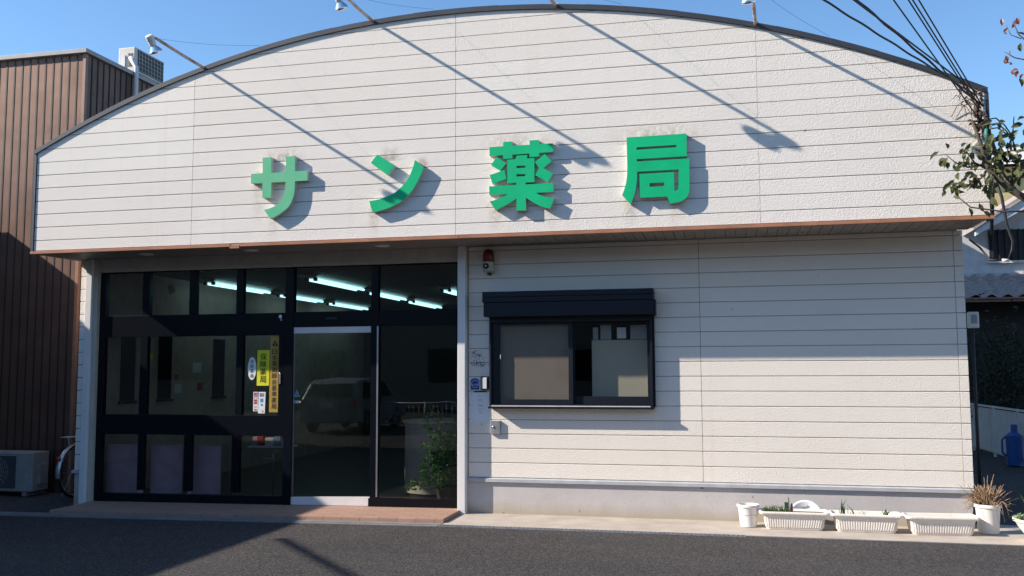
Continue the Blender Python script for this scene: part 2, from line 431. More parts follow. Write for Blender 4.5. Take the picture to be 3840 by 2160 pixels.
# ------------------------------------------------------------------ mesh helpers
class MB:
    def __init__(s):
        s.v, s.f = [], []
    def add(s, vs, fs):
        o = len(s.v)
        s.v += [tuple(v) for v in vs]
        s.f += [tuple(i + o for i in f) for f in fs]
        return s
    def box(s, x0, x1, y0, y1, z0, z1, skew=None):
        vs = [(x, y, z) for x in (x0, x1) for y in (y0, y1) for z in (z0, z1)]
        if skew:
            vs = [(x, y, z + skew(x)) for x, y, z in vs]
        return s.add(vs, [(0, 1, 3, 2), (4, 6, 7, 5), (0, 4, 5, 1), (2, 3, 7, 6), (0, 2, 6, 4), (1, 5, 7, 3)])
    def quad(s, a, b, c, d):
        return s.add([a, b, c, d], [(0, 1, 2, 3)])
    def prism(s, loops, y0, y1):
        """loops in (x,z): first outer, others holes; solid from y0 (front) to y1"""
        flat = [p for l in loops for p in l]
        tris = tessellate_polygon([[Vector((p[0], p[1], 0)) for p in l] for l in loops])
        n = len(flat)
        fs = []
        for t in tris:
            a, b, c = (flat[i] for i in t)
            cr = (b[0] - a[0]) * (c[1] - a[1]) - (b[1] - a[1]) * (c[0] - a[0])
            t = t if cr > 0 else (t[0], t[2], t[1])
            fs.append(tuple(t))
            fs.append(tuple(i + n for i in reversed(t)))
        o = 0
        for k, l in enumerate(loops):
            m = len(l)
            ar = sum(l[i][0] * l[(i + 1) % m][1] - l[(i + 1) % m][0] * l[i][1] for i in range(m))
            ccw = (ar > 0) == (k == 0)
            for i in range(m):
                a, b = o + i, o + (i + 1) % m
                fs.append((b, a, a + n, b + n) if ccw else (a, b, b + n, a + n))
            o += m
        return s.add([(x, y0, z) for x, z in flat] + [(x, y1, z) for x, z in flat], fs)
    def tube(s, pts, r, seg=8, caps=True):
        pts = [Vector(p) for p in pts]
        rs = r if isinstance(r, (list, tuple)) else [r] * len(pts)
        vs, fs = [], []
        ref = None
        for i, p in enumerate(pts):
            t = (pts[min(i + 1, len(pts) - 1)] - pts[max(i - 1, 0)]).normalized()
            if ref is None:
                ref = Vector((0, 0, 1)) if abs(t.z) < 0.9 else Vector((1, 0, 0))
            a = t.cross(ref).normalized()
            b = a.cross(t).normalized()
            ref = b
            for k in range(seg):
                an = 2 * math.pi * k / seg
                vs.append(p + (a * math.cos(an) + b * math.sin(an)) * rs[i])
        for i in range(len(pts) - 1):
            for k in range(seg):
                k2 = (k + 1) % seg
                fs.append((i * seg + k, (i + 1) * seg + k, (i + 1) * seg + k2, i * seg + k2))
        if caps:
            fs.append(tuple(range(seg)))
            fs.append(tuple((len(pts) - 1) * seg + k for k in reversed(range(seg))))
        return s.add(vs, fs)
    def lathe(s, prof, c, axis=(0, 0, 1), seg=24, caps=True):
        ax = Vector(axis).normalized()
        u = ax.orthogonal().normalized()
        w = ax.cross(u)
        c = Vector(c)
        vs, fs = [], []
        for r, h in prof:
            for k in range(seg):
                an = 2 * math.pi * k / seg
                vs.append(c + ax * h + (u * math.cos(an) + w * math.sin(an)) * r)
        for i in range(len(prof) - 1):
            for k in range(seg):
                k2 = (k + 1) % seg
                fs.append((i * seg + k, i * seg + k2, (i + 1) * seg + k2, (i + 1) * seg + k))
        if caps:
            fs.append(tuple(reversed(range(seg))))
            fs.append(tuple((len(prof) - 1) * seg + k for k in range(seg)))
        return s.add(vs, fs)
    def torus(s, c, axis, R_, r, seg=32, sub=8, a0=0, a1=2 * math.pi):
        ax = Vector(axis).normalized()
        u = Vector((0, 0, 1)) if abs(ax.z) < 0.9 else Vector((1, 0, 0))
        w = ax.cross(u)
        c = Vector(c)
        full = abs(a1 - a0 - 2 * math.pi) < 1e-6
        n = seg if full else seg + 1
        vs, fs = [], []
        for i in range(n):
            an = a0 + (a1 - a0) * i / seg
            d = u * math.cos(an) + w * math.sin(an)
            for k in range(sub):
                b = 2 * math.pi * k / sub
                vs.append(c + d * (R_ + r * math.cos(b)) + ax * r * math.sin(b))
        for i in range(seg):
            i2 = (i + 1) % n
            for k in range(sub):
                k2 = (k + 1) % sub
                fs.append((i * sub + k, i2 * sub + k, i2 * sub + k2, i * sub + k2))
        return s.add(vs, fs)
    def leaf(s, p, d, nrm, L, W, fold=0.25):
        d = Vector(d).normalized()
        nrm = Vector(nrm)
        sd = d.cross(nrm)
        if sd.length < 1e-4:
            sd = d.orthogonal()
        sd.normalize()
        nn = sd.cross(d)
        p = Vector(p)
        f = fold * W
        vs = [p, p + d * L * .3 + sd * W * .45 + nn * f, p + d * L * .65 + sd * W * .42 + nn * f, p + d * L - nn * L * .12,
              p + d * L * .65 - sd * W * .42 + nn * f, p + d * L * .3 - sd * W * .45 + nn * f, p + d * L * .5]
        return s.add(vs, [(0, 1, 6), (1, 2, 6), (2, 3, 6), (3, 4, 6), (4, 5, 6), (5, 0, 6)])
    def build(s, name, m, parent=None, smooth=False, bevel=0):
        org = Vector((0, 0, 0))
        q = parent
        while q is not None:
            org += q.location
            q = q.parent
        me = bpy.data.meshes.new(name)
        me.from_pydata([tuple(Vector(v) - org) for v in s.v], [], s.f)
        me.materials.append(m)
        bm = bmesh.new()
        bm.from_mesh(me)
        bmesh.ops.recalc_face_normals(bm, faces=bm.faces)
        bm.to_mesh(me)
        bm.free()
        if smooth:
            for p in me.polygons:
                p.use_smooth = True
        o = bpy.data.objects.new(name, me)
        C.objects.link(o)
        if parent is not None:
            o.parent = parent
        if bevel:
            md = o.modifiers.new('bevel', 'BEVEL')
            md.width = bevel
            md.segments = 2
            md.limit_method = 'ANGLE'
        if smooth == 'auto':
            md = o.modifiers.new('split', 'EDGE_SPLIT')
            md.split_angle = R(35)
        return o

def thing(name, loc, label, cat, group=None):
    o = bpy.data.objects.new(name, None)
    o.empty_display_size = 0.1
    C.objects.link(o)
    o.location = loc
    tag(o, label, cat, group)
    return o

def tag(o, label=None, cat=None, group=None, kind=None):
    if label: o['label'] = label
    if cat: o['category'] = cat
    if group: o['group'] = group
    if kind: o['kind'] = kind
    return o

def copy_thing(o, delta, label=None, parent=None):
    c = o.copy()
    C.objects.link(c)
    if parent is None:
        c.location = o.location + Vector(delta)
    else:
        c.parent = parent
    if label:
        c['label'] = label
    for ch in list(o.children):
        copy_thing(ch, delta, None, c)
    return c

def text_polys(body, bold=0.0):
    """flat triangles of a string: list of (verts2d, faces) normalised to its own bounding box"""
    cu = bpy.data.curves.new('t', 'FONT')
    cu.body = body
    cu.offset = bold
    cu.resolution_u = 3
    o = bpy.data.objects.new('t', cu)
    C.objects.link(o)
    dg = bpy.context.evaluated_depsgraph_get()
    ev = o.evaluated_get(dg)
    me = ev.to_mesh()
    vs = [(v.co.x, v.co.y) for v in me.vertices]
    fs = [tuple(p.vertices) for p in me.polygons]
    ev.to_mesh_clear()
    bpy.data.objects.remove(o)
    bpy.data.curves.remove(cu)
    return vs, fs

def put_text(mb, body, cx, cz, w, h, y, bold=0.0, keep=False):
    vs, fs = text_polys(body)
    if not vs:
        return
    x0, x1 = min(v[0] for v in vs), max(v[0] for v in vs)
    z0, z1 = min(v[1] for v in vs), max(v[1] for v in vs)
    sx, sz = w / max(x1 - x0, 1e-6), h / max(z1 - z0, 1e-6)
    if keep:
        sx = sz = min(sx, sz)
    b = bold * .75 * h                          # heavier strokes: the same outline laid a few times, a hair apart
    for k, (ox, oz) in enumerate(((0, 0), (b, 0), (-b, 0), (0, b), (0, -b)) if bold else ((0, 0),)):
        mb.add([(cx + ox + (x - (x0 + x1) / 2) * sx, y - .00012 * k, cz + oz + (z - (z0 + z1) / 2) * sz) for x, z in vs], fs)

def g(x):                        # the ground falls a little to the left
    return -0.035 + 0.010 * max(min(x, 0.0), -6.0)

# ------------------------------------------------------------------ ground, pavement
mb = MB()
xs = [-400, -6, 0, 400]
for a, b in zip(xs, xs[1:]):
    mb.quad((a, -400, g(a) - .008), (b, -400, g(b) - .008), (b, 400, g(b) - .008), (a, 400, g(a) - .008))
tag(mb.build('asphalt_ground', M['asphalt']), kind='structure')

mb = MB()
mb.box(-0.10, 30, -0.775, 0.30, -0.2, -0.035)
tag(mb.build('pavement', M['pavement'], bevel=.006), kind='structure')
mb = MB()
mb.box(-7.5, -0.105, -0.80, -0.70, -0.3, -0.033, lambda x: 0.010 * max(x, -6))
tag(mb.build('gutter_kerb', M['gutter']), kind='structure')

# brick tiled entrance step
st = thing('entrance_step', (-2.4, -0.3, 0), 'low brick-tiled step along the glass shop entrance', 'step')
mb = MB()
mb.box(-4.66, -0.112, -0.675, 0.12, -0.3, -0.030, lambda x: 0.010 * x + .035)
mb.build('step_surface', M['brick_tile'], st, bevel=.004)
mb = MB()
mb.box(-4.66, -0.110, -0.690, -0.677, -0.3, -0.036, lambda x: 0.010 * x + .035)
mb.build('step_edge', M['brick_tile'], st)

# drain grating along the pavement
gr = thing('drain_grate', (1.3, -0.82, -0.04), 'narrow galvanised drain grating sunk between asphalt and pale pavement', 'drain grate')
mb = MB()
mb.box(-0.12, 2.82, -0.784, -0.778, -0.06, -0.033)
mb.box(-0.12, 2.82, -0.846, -0.840, -0.06, -0.034)
mb.build('grate_frame', M['galv'], gr)
mb = MB()
x = -0.10
while x < 2.81:
    mb.add([(x, -.840, -.037), (x + .012, -.840, -.037), (x + .030, -.784, -.037), (x + .018, -.784, -.037),
            (x, -.840, -.052), (x + .012, -.840, -.052), (x + .030, -.784, -.052), (x + .018, -.784, -.052)],
           [(0, 1, 2, 3), (7, 6, 5, 4), (0, 4, 5, 1), (1, 5, 6, 2), (2, 6, 7, 3), (3, 7, 4, 0)])
    x += 0.042
mb.build('grate_bars', M['galv'], gr)
mb = MB()
mb.box(-0.12, 2.82, -0.840, -0.784, -0.07, -0.053)
mb.build('grate_pit', M['black'], gr)
mb = MB()
mb.box(2.83, 30, -0.800, -0.776, -0.2, -0.037)
mb.box(-7.5, -0.125, -0.86, -0.805, -0.3, -0.0375, lambda x: 0.010 * max(x, -6))
tag(mb.build('drain_kerb', M['gutter']), kind='structure')

# ------------------------------------------------------------------ pharmacy building
PH = thing('pharmacy_building', (0, 0, 0), 'low white pharmacy with arched siding fascia and dark glass entrance', 'shop building')
YF = -0.647
P_ = 0.1517
ZB = 2.862
def arc(x):
    Rr = 11.15
    return 5.215 - (Rr - math.sqrt(Rr * Rr - x * x))

def boards(mb, x0, x1, z0, z1, yf, th, top=None, gap=.0036):
    """one siding board, front at yf, chamfered long edges; top = arch function"""
    xa, xb = x0 + .002, x1 - .002
    za, zb = z0 + gap, z1 - gap
    if top is None:
        c = .003
        mb.add([(xa, yf + c, za), (xb, yf + c, za), (xb, yf, za + c), (xa, yf, za + c), (xb, yf, zb - c), (xa, yf, zb - c), (xb, yf + c, zb), (xa, yf + c, zb),
                (xa, yf + th, za), (xb, yf + th, za), (xb, yf + th, zb), (xa, yf + th, zb)],
               [(0, 1, 2, 3), (3, 2, 4, 5), (5, 4, 6, 7), (8, 9, 1, 0), (7, 6, 10, 11), (0, 3, 5, 7, 11, 8), (1, 9, 10, 6, 4, 2)])
        return
    n = max(2, int((xb - xa) / .08))
    pts = [(xa + (xb - xa) * i / n) for i in range(n + 1)]
    runs, cur = [], []
    for x in pts:
        if top(x) > za + .004: cur.append(x)
        else:
            if len(cur) > 1: runs.append(cur)
            cur = []
    if len(cur) > 1: runs.append(cur)
    for r in runs:
        # refine run ends to where the arch meets the board's lower edge
        loop = [(r[0], za), (r[-1], za)]
        if r[-1] < pts[-1]: 
            xe = min(r[-1] + (pts[1] - pts[0]), xb)
            loop[1] = (xe, za)
        if r[0] > pts[0]:
            xs_ = max(r[0] - (pts[1] - pts[0]), xa)
            loop[0] = (xs_, za)
        for x in reversed(r):
            loop.append((x, min(zb, top(x) - .004)))
        mb.prism([loop], yf, yf + th)

fas = MB()
JX = [-5.04, -3.03, 0.0, 3.03, 5.04]
for a, b in zip(JX, JX[1:]):
    boards(fas, a, b, ZB, 2.83 + P_, YF, .02)
    n = 1
    while 2.83 + n * P_ < 5.2:
        z0 = 2.83 + n * P_
        zmin = min(arc(a), arc(b)) - .01
        boards(fas, a, b, z0, z0 + P_, YF, .02, None if z0 + P_ < zmin else arc)
        n += 1
fo = fas.build('fascia', M['stucco_fascia'], PH)
mb = MB()
loop = [(-5.035, 2.835), (5.035, 2.835)] + [(5.035 - 10.07 * i / 60, arc(5.035 - 10.07 * i / 60) - .006) for i in range(61)]
mb.prism([loop], YF + .0065, YF + .16)
mb.build('fascia_backing', M['groove'], PH)
# barrel roof
mb = MB()
n = 48
xs = [-5.06 + 10.12 * i / n for i in range(n + 1)]
top = [(x, arc(max(-5.06, min(5.06, x))) + .005) for x in xs]
vs = [(x, YF + .10, z) for x, z in top] + [(x, 9.0, z) for x, z in top] + [(x, YF + .10, z - .05) for x, z in top] + [(x, 9.0, z - .05) for x, z in top]
m_ = n + 1
fs = []
for i in range(n):
    fs += [(i, i + 1, m_ + i + 1, m_ + i), (2 * m_ + i, 3 * m_ + i, 3 * m_ + i + 1, 2 * m_ + i + 1)]
mb.add(vs, fs)
mb.build('roof', M['coping'], PH)
# dark coping along the arch, in segments, and down both ends
mb = MB()
n = 44
for i in range(n):
    a, b = -5.065 + 10.13 * i / n, -5.065 + 10.13 * (i + 1) / n
    za, zb = arc(max(-5.06, a)), arc(min(5.06, b))
    y0, y1 = YF - .022, YF + .12
    up_ = .038 + (.003 if (i // 4) % 2 else 0)
    vs = [(a, y0, za - .012), (b, y0, zb - .012), (b, y0, zb + up_), (a, y0, za + up_),
          (a, y1, za - .012), (b, y1, zb - .012), (b, y1, zb + up_), (a, y1, za + up_)]
    mb.add(vs, [(0, 1, 2, 3), (7, 6, 5, 4), (3, 2, 6, 7), (1, 0, 4, 5), (0, 3, 7, 4), (2, 1, 5, 6)])
mb.build('coping', M['coping'], PH)
for s in (-1, 1):
    mb = MB()
    mb.box(min(s * 5.043, s * 5.072), max(s * 5.043, s * 5.072), YF - .012, YF + .16, 2.83, arc(5.05) - .014)
    mb.build('end_trim', M['coping'], PH)
    mb = MB()                                   # fascia return side
    mb.box(min(s * 5.0, s * 5.04), max(s * 5.0, s * 5.04), YF + .165, -.002, 2.84, arc(5.05) - .07)
    mb.build('fascia_return', M['stucco_fascia'], PH)
# copper coloured edge trim
tr = MB()
tr.box(-5.075, -2.545, YF - .018, YF + .03, 2.826, 2.856)
tr.box(-2.43, 0.04, YF - .018, YF + .03, 2.826, 2.856)
tr.box(0.044, 5.075, YF - .018, YF + .03, 2.826, 2.856)
tro = tr.build('edge_trim', M['copper_trim'], PH, bevel=.003)
mb = MB()
mb.box(-2.543, -2.432, YF - .022, YF + .03, 2.808, 2.842)
mb.build('trim_joiner', M['copper_trim'], PH)
# soffit
mb = MB()
mb.box(-5.03, 0.0, YF + .032, 0.10, 2.828, 2.86)
mb.build('soffit_panel', M['soffit_smooth'], PH)
mb = MB()
x = 0.003
while x < 5.0:
    mb.box(x, min(x + .094, 5.03), YF + .032, -.002, 2.826, 2.86)
    x += .100
mb.build('soffit_boards', M['soffit'], PH)
mb = MB()
mb.box(0.0, 5.03, YF + .032, -.002, 2.842, 2.87)
mb.build('soffit_backing', M['black'], PH)

# lower wall of siding, with the window opening
lw = MB()
Z0 = 2.776
JL = [-0.04, 2.425, 4.861]
WX0, WX1, WZ0, WZ1 = 0.235, 1.925, 1.095, 2.10
for a, b in zip(JL, JL[1:]):
    for k in range(-1, 16):
        zt, zb = Z0 - k * P_, Z0 - (k + 1) * P_
        if k == -1: zt = 2.826
        if k == 15: zb = 0.343
        if a < 0 and zb < WZ1 and zt > WZ0:
            boards(lw, a, WX0, zb, zt, 0.0, .02)
            boards(lw, WX1, b, zb, zt, 0.0, .02)
            if zb < WZ0:
                lw.box(WX0 - .001, WX1 + .001, .0003, .02, zb + .0032, WZ0)
        else:
            boards(lw, a, b, zb, zt, 0.0, .02)
lw.build('wall', M['stucco_wall'], PH)
mb = MB()
for k in range(-1, 16):
    zt, zb = Z0 - k * P_, Z0 - (k + 1) * P_
    if k == -1: zt = 2.826
    if k == 15: zb = 0.343
    boards(mb, 4.863, 4.947, zb, zt, -.003, .25)
mb.build('corner_board', M['stucco_wall'], PH)
mb = MB()
mb.box(-.06, WX0, .0062, .15, .34, 2.83)
mb.box(WX1, 4.90, .0062, .15, .34, 2.83)
mb.box(WX0, WX1, .0062, .15, .34, WZ0)
mb.box(WX0, WX1, .0062, .15, WZ1, 2.83)
mb.build('wall_backing', M['groove'], PH)
for xj in (2.425, 4.862):
    mb = MB()
    mb.box(xj - .0022, xj + .0022, .002, .012, .345, 2.825)
    mb.build('wall_joint', M['joint_dark'] if xj < 3 else M['groove'], PH)
for xj in (-3.03, 0, 3.03):
    mb = MB()
    mb.box(xj - .0022, xj + .0022, YF + .002, YF + .012, 2.865, arc(xj) - .02)
    mb.build('fascia_joint', M['sealant'] if xj > 1 else M['joint_dark'], PH)
mb = MB()
mb.add([(-.045, -.022, .298), (4.95, -.022, .298), (4.95, -.022, .330), (-.045, -.022, .330), (4.95, .004, .341), (-.045, .004, .341), (-.045, .004, .298), (4.95, .004, .298)],
       [(0, 1, 2, 3), (3, 2, 4, 5), (0, 6, 7, 1), (6, 5, 4, 7), (0, 3, 5, 6), (1, 7, 4, 2)])
mb.build('base_flashing', M['flashing'], PH)
mb = MB()
mb.box(-.05, 4.93, .006, .2, -.2, .30)
mb.build('foundation', M['concrete_base'], PH)
# side and back walls
mb = MB()
mb.box(4.80, 4.94, .25, 8.9, -.2, 3.95)
mb.build('side_wall', M['stucco_wall'], PH)
mb = MB()
mb.box(-4.90, -4.78, .14, 8.9, -.2, 3.95)
mb.build('side_wall', M['stucco_wall'], PH)
mb = MB()
mb.box(-4.78, 4.80, 8.7, 8.9, -.2, 5.1)
mb.build('back_wall', M['stucco_wall'], PH)

MB().box(-4.85, 4.92, 5.5, 16.0, 2.95, 5.75).build('added_shade_block', M['stucco_wall'], PH)  # unseen block, added to cast shade on the tiled house

# left end: siding strip, foundation, white post, cream jamb
mb = MB()
for k in range(-1, 16):
    zt, zb = Z0 - k * P_, Z0 - (k + 1) * P_
    if k == -1: zt = 2.826
    if k == 15: zb = 0.315
    boards(mb, -4.905, -4.795, zb, zt, 0.0, .13)
mb.build('end_siding', M['stucco_wall'], PH)
mb = MB()
mb.box(-4.925, -4.80, -.025, .05, .285, .312)
mb.build('base_flashing', M['flashing'], PH)
mb = MB()
mb.box(-4.90, -4.80, .004, .14, -.25, .284)
mb.build('foundation', M['concrete_base'], PH)
po = MB().box(-4.797, -4.712, -.055, .03, -.12, 2.826).build('post', M['white_paint'], PH, bevel=.006)
MB().box(-4.708, -4.655, -.02, .10, -.1, 2.826).build('jamb', M['cream'], PH)
MB().box(-.140, -.052, -.095, .005, -.05, 2.826).build('post', M['pillar_paint'], PH, bevel=.006)
MB().box(-4.654, -.142, -.015, .10, 2.668, 2.826).build('header_panel', M['cream'], PH)

# ---------------- entrance glazing (front of the frames at y = .03)
FY0, FY1 = 0.03, 0.10
fr = MB()
SK = lambda x: 0.010 * (x + 4.6)
fr.box(-4.653, -4.575, FY0, FY1, -.06, 2.667)                     # left stile
fr.box(-.185, -.145, FY0, FY1, .0, 2.667)                         # right stile
fr.box(-4.575, -.185, FY0 + .002, FY1, 2.655, 2.667)
fr.box(-2.226, -2.122, FY0 - .006, FY1, -.03, 2.655)              # main mullion
fr.box(-1.180, -1.098, FY0 - .003, FY1, .0, 2.655)                # mullion right of the door
fr.box(-4.575, -2.228, FY0 + .001, FY1, 1.890, 2.145)             # transom band
fr.box(-2.120, -1.182, FY0 + .001, FY1, 1.978, 2.150)
fr.box(-1.096, -.187, FY0 + .001, FY1, 1.978, 2.150)
for x0, x1 in ((-4.080, -3.985), (-3.460, -3.370), (-2.850, -2.760)):
    fr.box(x0, x1, FY0 + .003, FY1, 2.146, 2.654)
fr.build('entrance_frame', M['frame'], PH, bevel=.003)
fr = MB()
fr.box(-4.090, -3.995, FY0 + .004, FY1, .98, 1.889)
fr.box(-2.835, -2.755, FY0 + .004, FY1, .98, 1.889)
fr.box(-4.574, -2.229, FY0 + .002, FY1, .745, .978)               # mid rail
for x0, x1 in ((-4.085, -4.010), (-3.478, -3.386), (-2.868, -2.778)):
    fr.box(x0, x1, FY0 + .004, FY1, .10, .744)
fr.add([(-4.574, FY0 + .001, -.085), (-2.229, FY0 + .001, -.05), (-2.229, FY0 + .001, .078), (-4.574, FY0 + .001, .055), (-4.574, FY1, -.085), (-2.229, FY1, -.05), (-2.229, FY1, .078), (-4.574, FY1, .055)],
       [(0, 1, 2, 3), (7, 6, 5, 4), (3, 2, 6, 7), (0, 4, 5, 1)])
fr.box(-2.30, -2.229, FY0 + .0015, FY1, .98, 1.889)
fr.build('side_window_frame', M['frame'], PH, bevel=.003)
fr = MB()
fr.add([(-1.196, FY0 - .005, -.012), (-.146, FY0 - .005, .002), (-.146, FY0 - .005, .094), (-1.196, FY0 - .005, .083), (-1.196, FY1, -.012), (-.146, FY1, .002), (-.146, FY1, .094), (-1.196, FY1, .083)],
       [(0, 1, 2, 3), (7, 6, 5, 4), (3, 2, 6, 7), (0, 4, 5, 1), (0, 3, 7, 4), (1, 5, 6, 2)])
fr.build('fixed_pane_rail', M['frame'], PH, bevel=.003)
mb = MB().box(-1.106, -1.088, FY0 - .010, FY0 - .004, .10, 1.975)
mb.build('fixed_pane_edge', M['steel'], PH)
panes = [(-4.574, -4.081, 2.146, 2.654), (-3.984, -3.461, 2.146, 2.654), (-3.369, -2.851, 2.146, 2.654), (-2.759, -2.228, 2.146, 2.654),
         (-2.120, -1.182, 2.152, 2.654), (-1.096, -.187, 2.152, 2.654),
         (-4.574, -4.091, .98, 1.889), (-3.994, -2.836, .98, 1.889), (-2.754, -2.301, .98, 1.889),
         (-4.574, -4.086, .056, .744), (-4.009, -3.479, .06, .744), (-3.385, -2.869, .066, .744), (-2.777, -2.229, .072, .744),
         (-1.096, -.187, .09, 1.976)]
for x0, x1, z0, z1 in panes:
    MB().quad((x0, .062, z0), (x1, .062, z0), (x1, .062, z1), (x0, .062, z1)).build('glass_pane', M['glass'], PH)
# automatic sliding door
DR = MB().box(-2.121, -1.181, .040, .075, 1.906, 1.976).build('sliding_door', M['white_paint'], PH, bevel=.003)
MB().add([(-2.14, .036, -.012), (-1.182, .036, -.002), (-1.182, .036, .096), (-2.14, .036, .072), (-2.14, .075, -.012), (-1.182, .075, -.002), (-1.182, .075, .096), (-2.14, .075, .072)],
         [(0, 1, 2, 3), (7, 6, 5, 4), (3, 2, 6, 7), (0, 4, 5, 1), (0, 3, 7, 4), (1, 5, 6, 2)]).build('bottom_rail', M['white_paint'], DR)
MB().quad((-2.121, .058, .06), (-1.181, .058, .06), (-1.181, .058, 1.906), (-2.121, .058, 1.906)).build('door_glass', M['glass'], DR)
MB().box(-2.119, -2.108, .045, .070, .075, 1.905).build('door_edge', M['steel'], DR)
MB().box(-2.288, -2.266, .022, .0305, 1.335, 1.458).build('pull_handle', M['steel'], PH, bevel=.004)
MB().box(-1.72, -1.58, .012, .030, 2.055, 2.085).build('door_sensor', M['black'], PH, bevel=.006)

# interior shell
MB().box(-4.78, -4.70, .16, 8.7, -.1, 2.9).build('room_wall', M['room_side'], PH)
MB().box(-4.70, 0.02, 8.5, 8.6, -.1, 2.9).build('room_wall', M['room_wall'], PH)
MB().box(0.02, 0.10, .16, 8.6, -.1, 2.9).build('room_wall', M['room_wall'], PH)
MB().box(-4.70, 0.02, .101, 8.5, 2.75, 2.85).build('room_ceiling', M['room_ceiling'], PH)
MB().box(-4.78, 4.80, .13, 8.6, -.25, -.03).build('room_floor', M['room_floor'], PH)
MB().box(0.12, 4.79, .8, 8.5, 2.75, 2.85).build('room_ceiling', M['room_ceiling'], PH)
MB().box(0.12, 2.4, 1.6, 1.7, -.03, 2.75).build('room_wall', M['shutter_dark'], PH)
for y0, y1 in ((.52, .80), (1.31, 1.60), (2.66, 2.97)):
    wo = MB().box(-4.699, -4.685, y0, y1, 1.11, 1.95).build('room_window', M['frame'], PH)
    MB().box(-4.699, -4.66, y0 - .03, y1 + .03, 1.08, 1.108).build('sill', M['frame'], wo)

# downlights in the soffit
dl = None
for x, txt in ((-3.78, 'round recessed soffit light nearest the brown building'), (-2.46, 'round recessed soffit light above the shop stickers'), (-.91, 'round recessed soffit light nearest the white post')):
    t = thing('soffit_light', (x, -.36, 2.826), txt, 'downlight', 'round lights in the soffit')
    MB().lathe([(.085, 0), (.085, -.008), (.070, -.012)], (x, -.36, 2.827), seg=24).build('trim_ring', M['white_paint'], t, True)
    MB().lathe([(.066, -.0125), (.04, -.016), (.001, -.017)], (x, -.36, 2.827), seg=24).build('diffuser', M['oval_white'], t, True)

# ---------------- sliding window with shutter box
W = MB()
W.box(.214, .236, -.095, .02, 1.105, 2.045)
W.box(1.920, 1.942, -.095, .02, 1.105, 2.045)
W.box(.2365, 1.9195, -.094, .02, 1.985, 2.045)
W.box(.2365, 1.9195, -.092, .02, 1.100, 1.120)
WO = W.build('window', M['frame_blue'], PH, bevel=.002)
MB().box(.205, 1.950, -.118, .01, 1.076, 1.099).build('sill', M['frame_blue'], WO, bevel=.002)
MB().box(.240, 1.915, -.114, -.096, 1.0995, 1.109).build('sill_rail', M['pvc'], WO)  # white colour stands in for the sunlit line along the sill
s1 = MB()
s1.box(.237, .318, -.060, -.030, 1.121, 1.984)
s1.box(1.064, 1.112, -.062, -.030, 1.121, 1.984)
s1.box(.318, 1.064, -.060, -.030, 1.121, 1.172)
s1.box(.318, 1.064, -.060, -.030, 1.962, 1.984)
S1 = s1.build('sash', M['frame_blue'], WO, bevel=.002)
MB().quad((.318, -.044, 1.172), (1.064, -.044, 1.172), (1.064, -.044, 1.962), (.318, -.044, 1.962)).build('window_pane', M['window_glass'], S1)
s2 = MB()
s2.box(1.080, 1.125, -.026, .0, 1.121, 1.984)
s2.box(1.884, 1.9195, -.026, .0, 1.121, 1.984)
s2.box(1.125, 1.884, -.026, .0, 1.121, 1.204)
s2.box(1.125, 1.884, -.026, .0, 1.965, 1.984)
S2 = s2.build('sash', M['frame_blue'], WO, bevel=.002)
MB().quad((1.125, -.012, 1.204), (1.884, -.012, 1.204), (1.884, -.012, 1.965), (1.125, -.012, 1.965)).build('window_pane', M['window_glass'], S2)
bx = MB()
bx.box(.180, 1.966, -.205, .0, 2.045, 2.195)
bx.box(.168, 1.968, -.218, .0, 2.197, 2.250)
bx.box(.168, 1.968, -.214, .0, 2.252, 2.310)
bx.build('shutter_box', M['frame_blue'], WO, bevel=.004)
MB().box(1.969, 1.985, -.16, -.01, 2.03, 2.20).build('shutter_end_cap', M['black'], WO)
MB().box(1.944, 1.962, -.05, -.004, 1.10, 2.03).build('shutter_guide', M['frame_blue'], WO)
MB().box(.322, .332, -.062, -.0601, 1.60, 1.645).build('window_latch', M['white_paint'], S1)

t = MB().box(.300, 1.08, -.012, -.006, 1.16, 1.985).build('roller_blind', M['board_beige'])
tag(t, 'brown roller blind drawn behind the left window pane', 'blind')
t = MB().box(1.29, 1.90, .098, .104, 1.15, 1.795).build('pleated_blind', M['blind'])
tag(t, 'pale pleated blind covering the lower right window pane', 'blind')
hang = [(1.305, 1.36, 1.80, 1.93, 'narrow'), (1.385, 1.50, 1.80, 1.955, 'broad'), (1.56, 1.655, 1.81, 1.925, 'bright'), (1.70, 1.87, 1.80, 1.95, 'widest')]
for i, (x0, x1, z0, z1, nm) in enumerate(hang):
    t = MB().box(x0, x1, .085 + .004 * i, .087 + .004 * i, z0, z1).build('hanging_paper', M['paper'] if i == 2 else M['paper_dim'])
    tag(t, ['slim paper strip hanging at the left end above the blind', 'broad grey paper hung above the blind beside the slim strip', 'bright white note hung above the middle of the blind', 'widest paper hung above the right end of the blind'][i], 'paper', 'papers hung above the window blind')
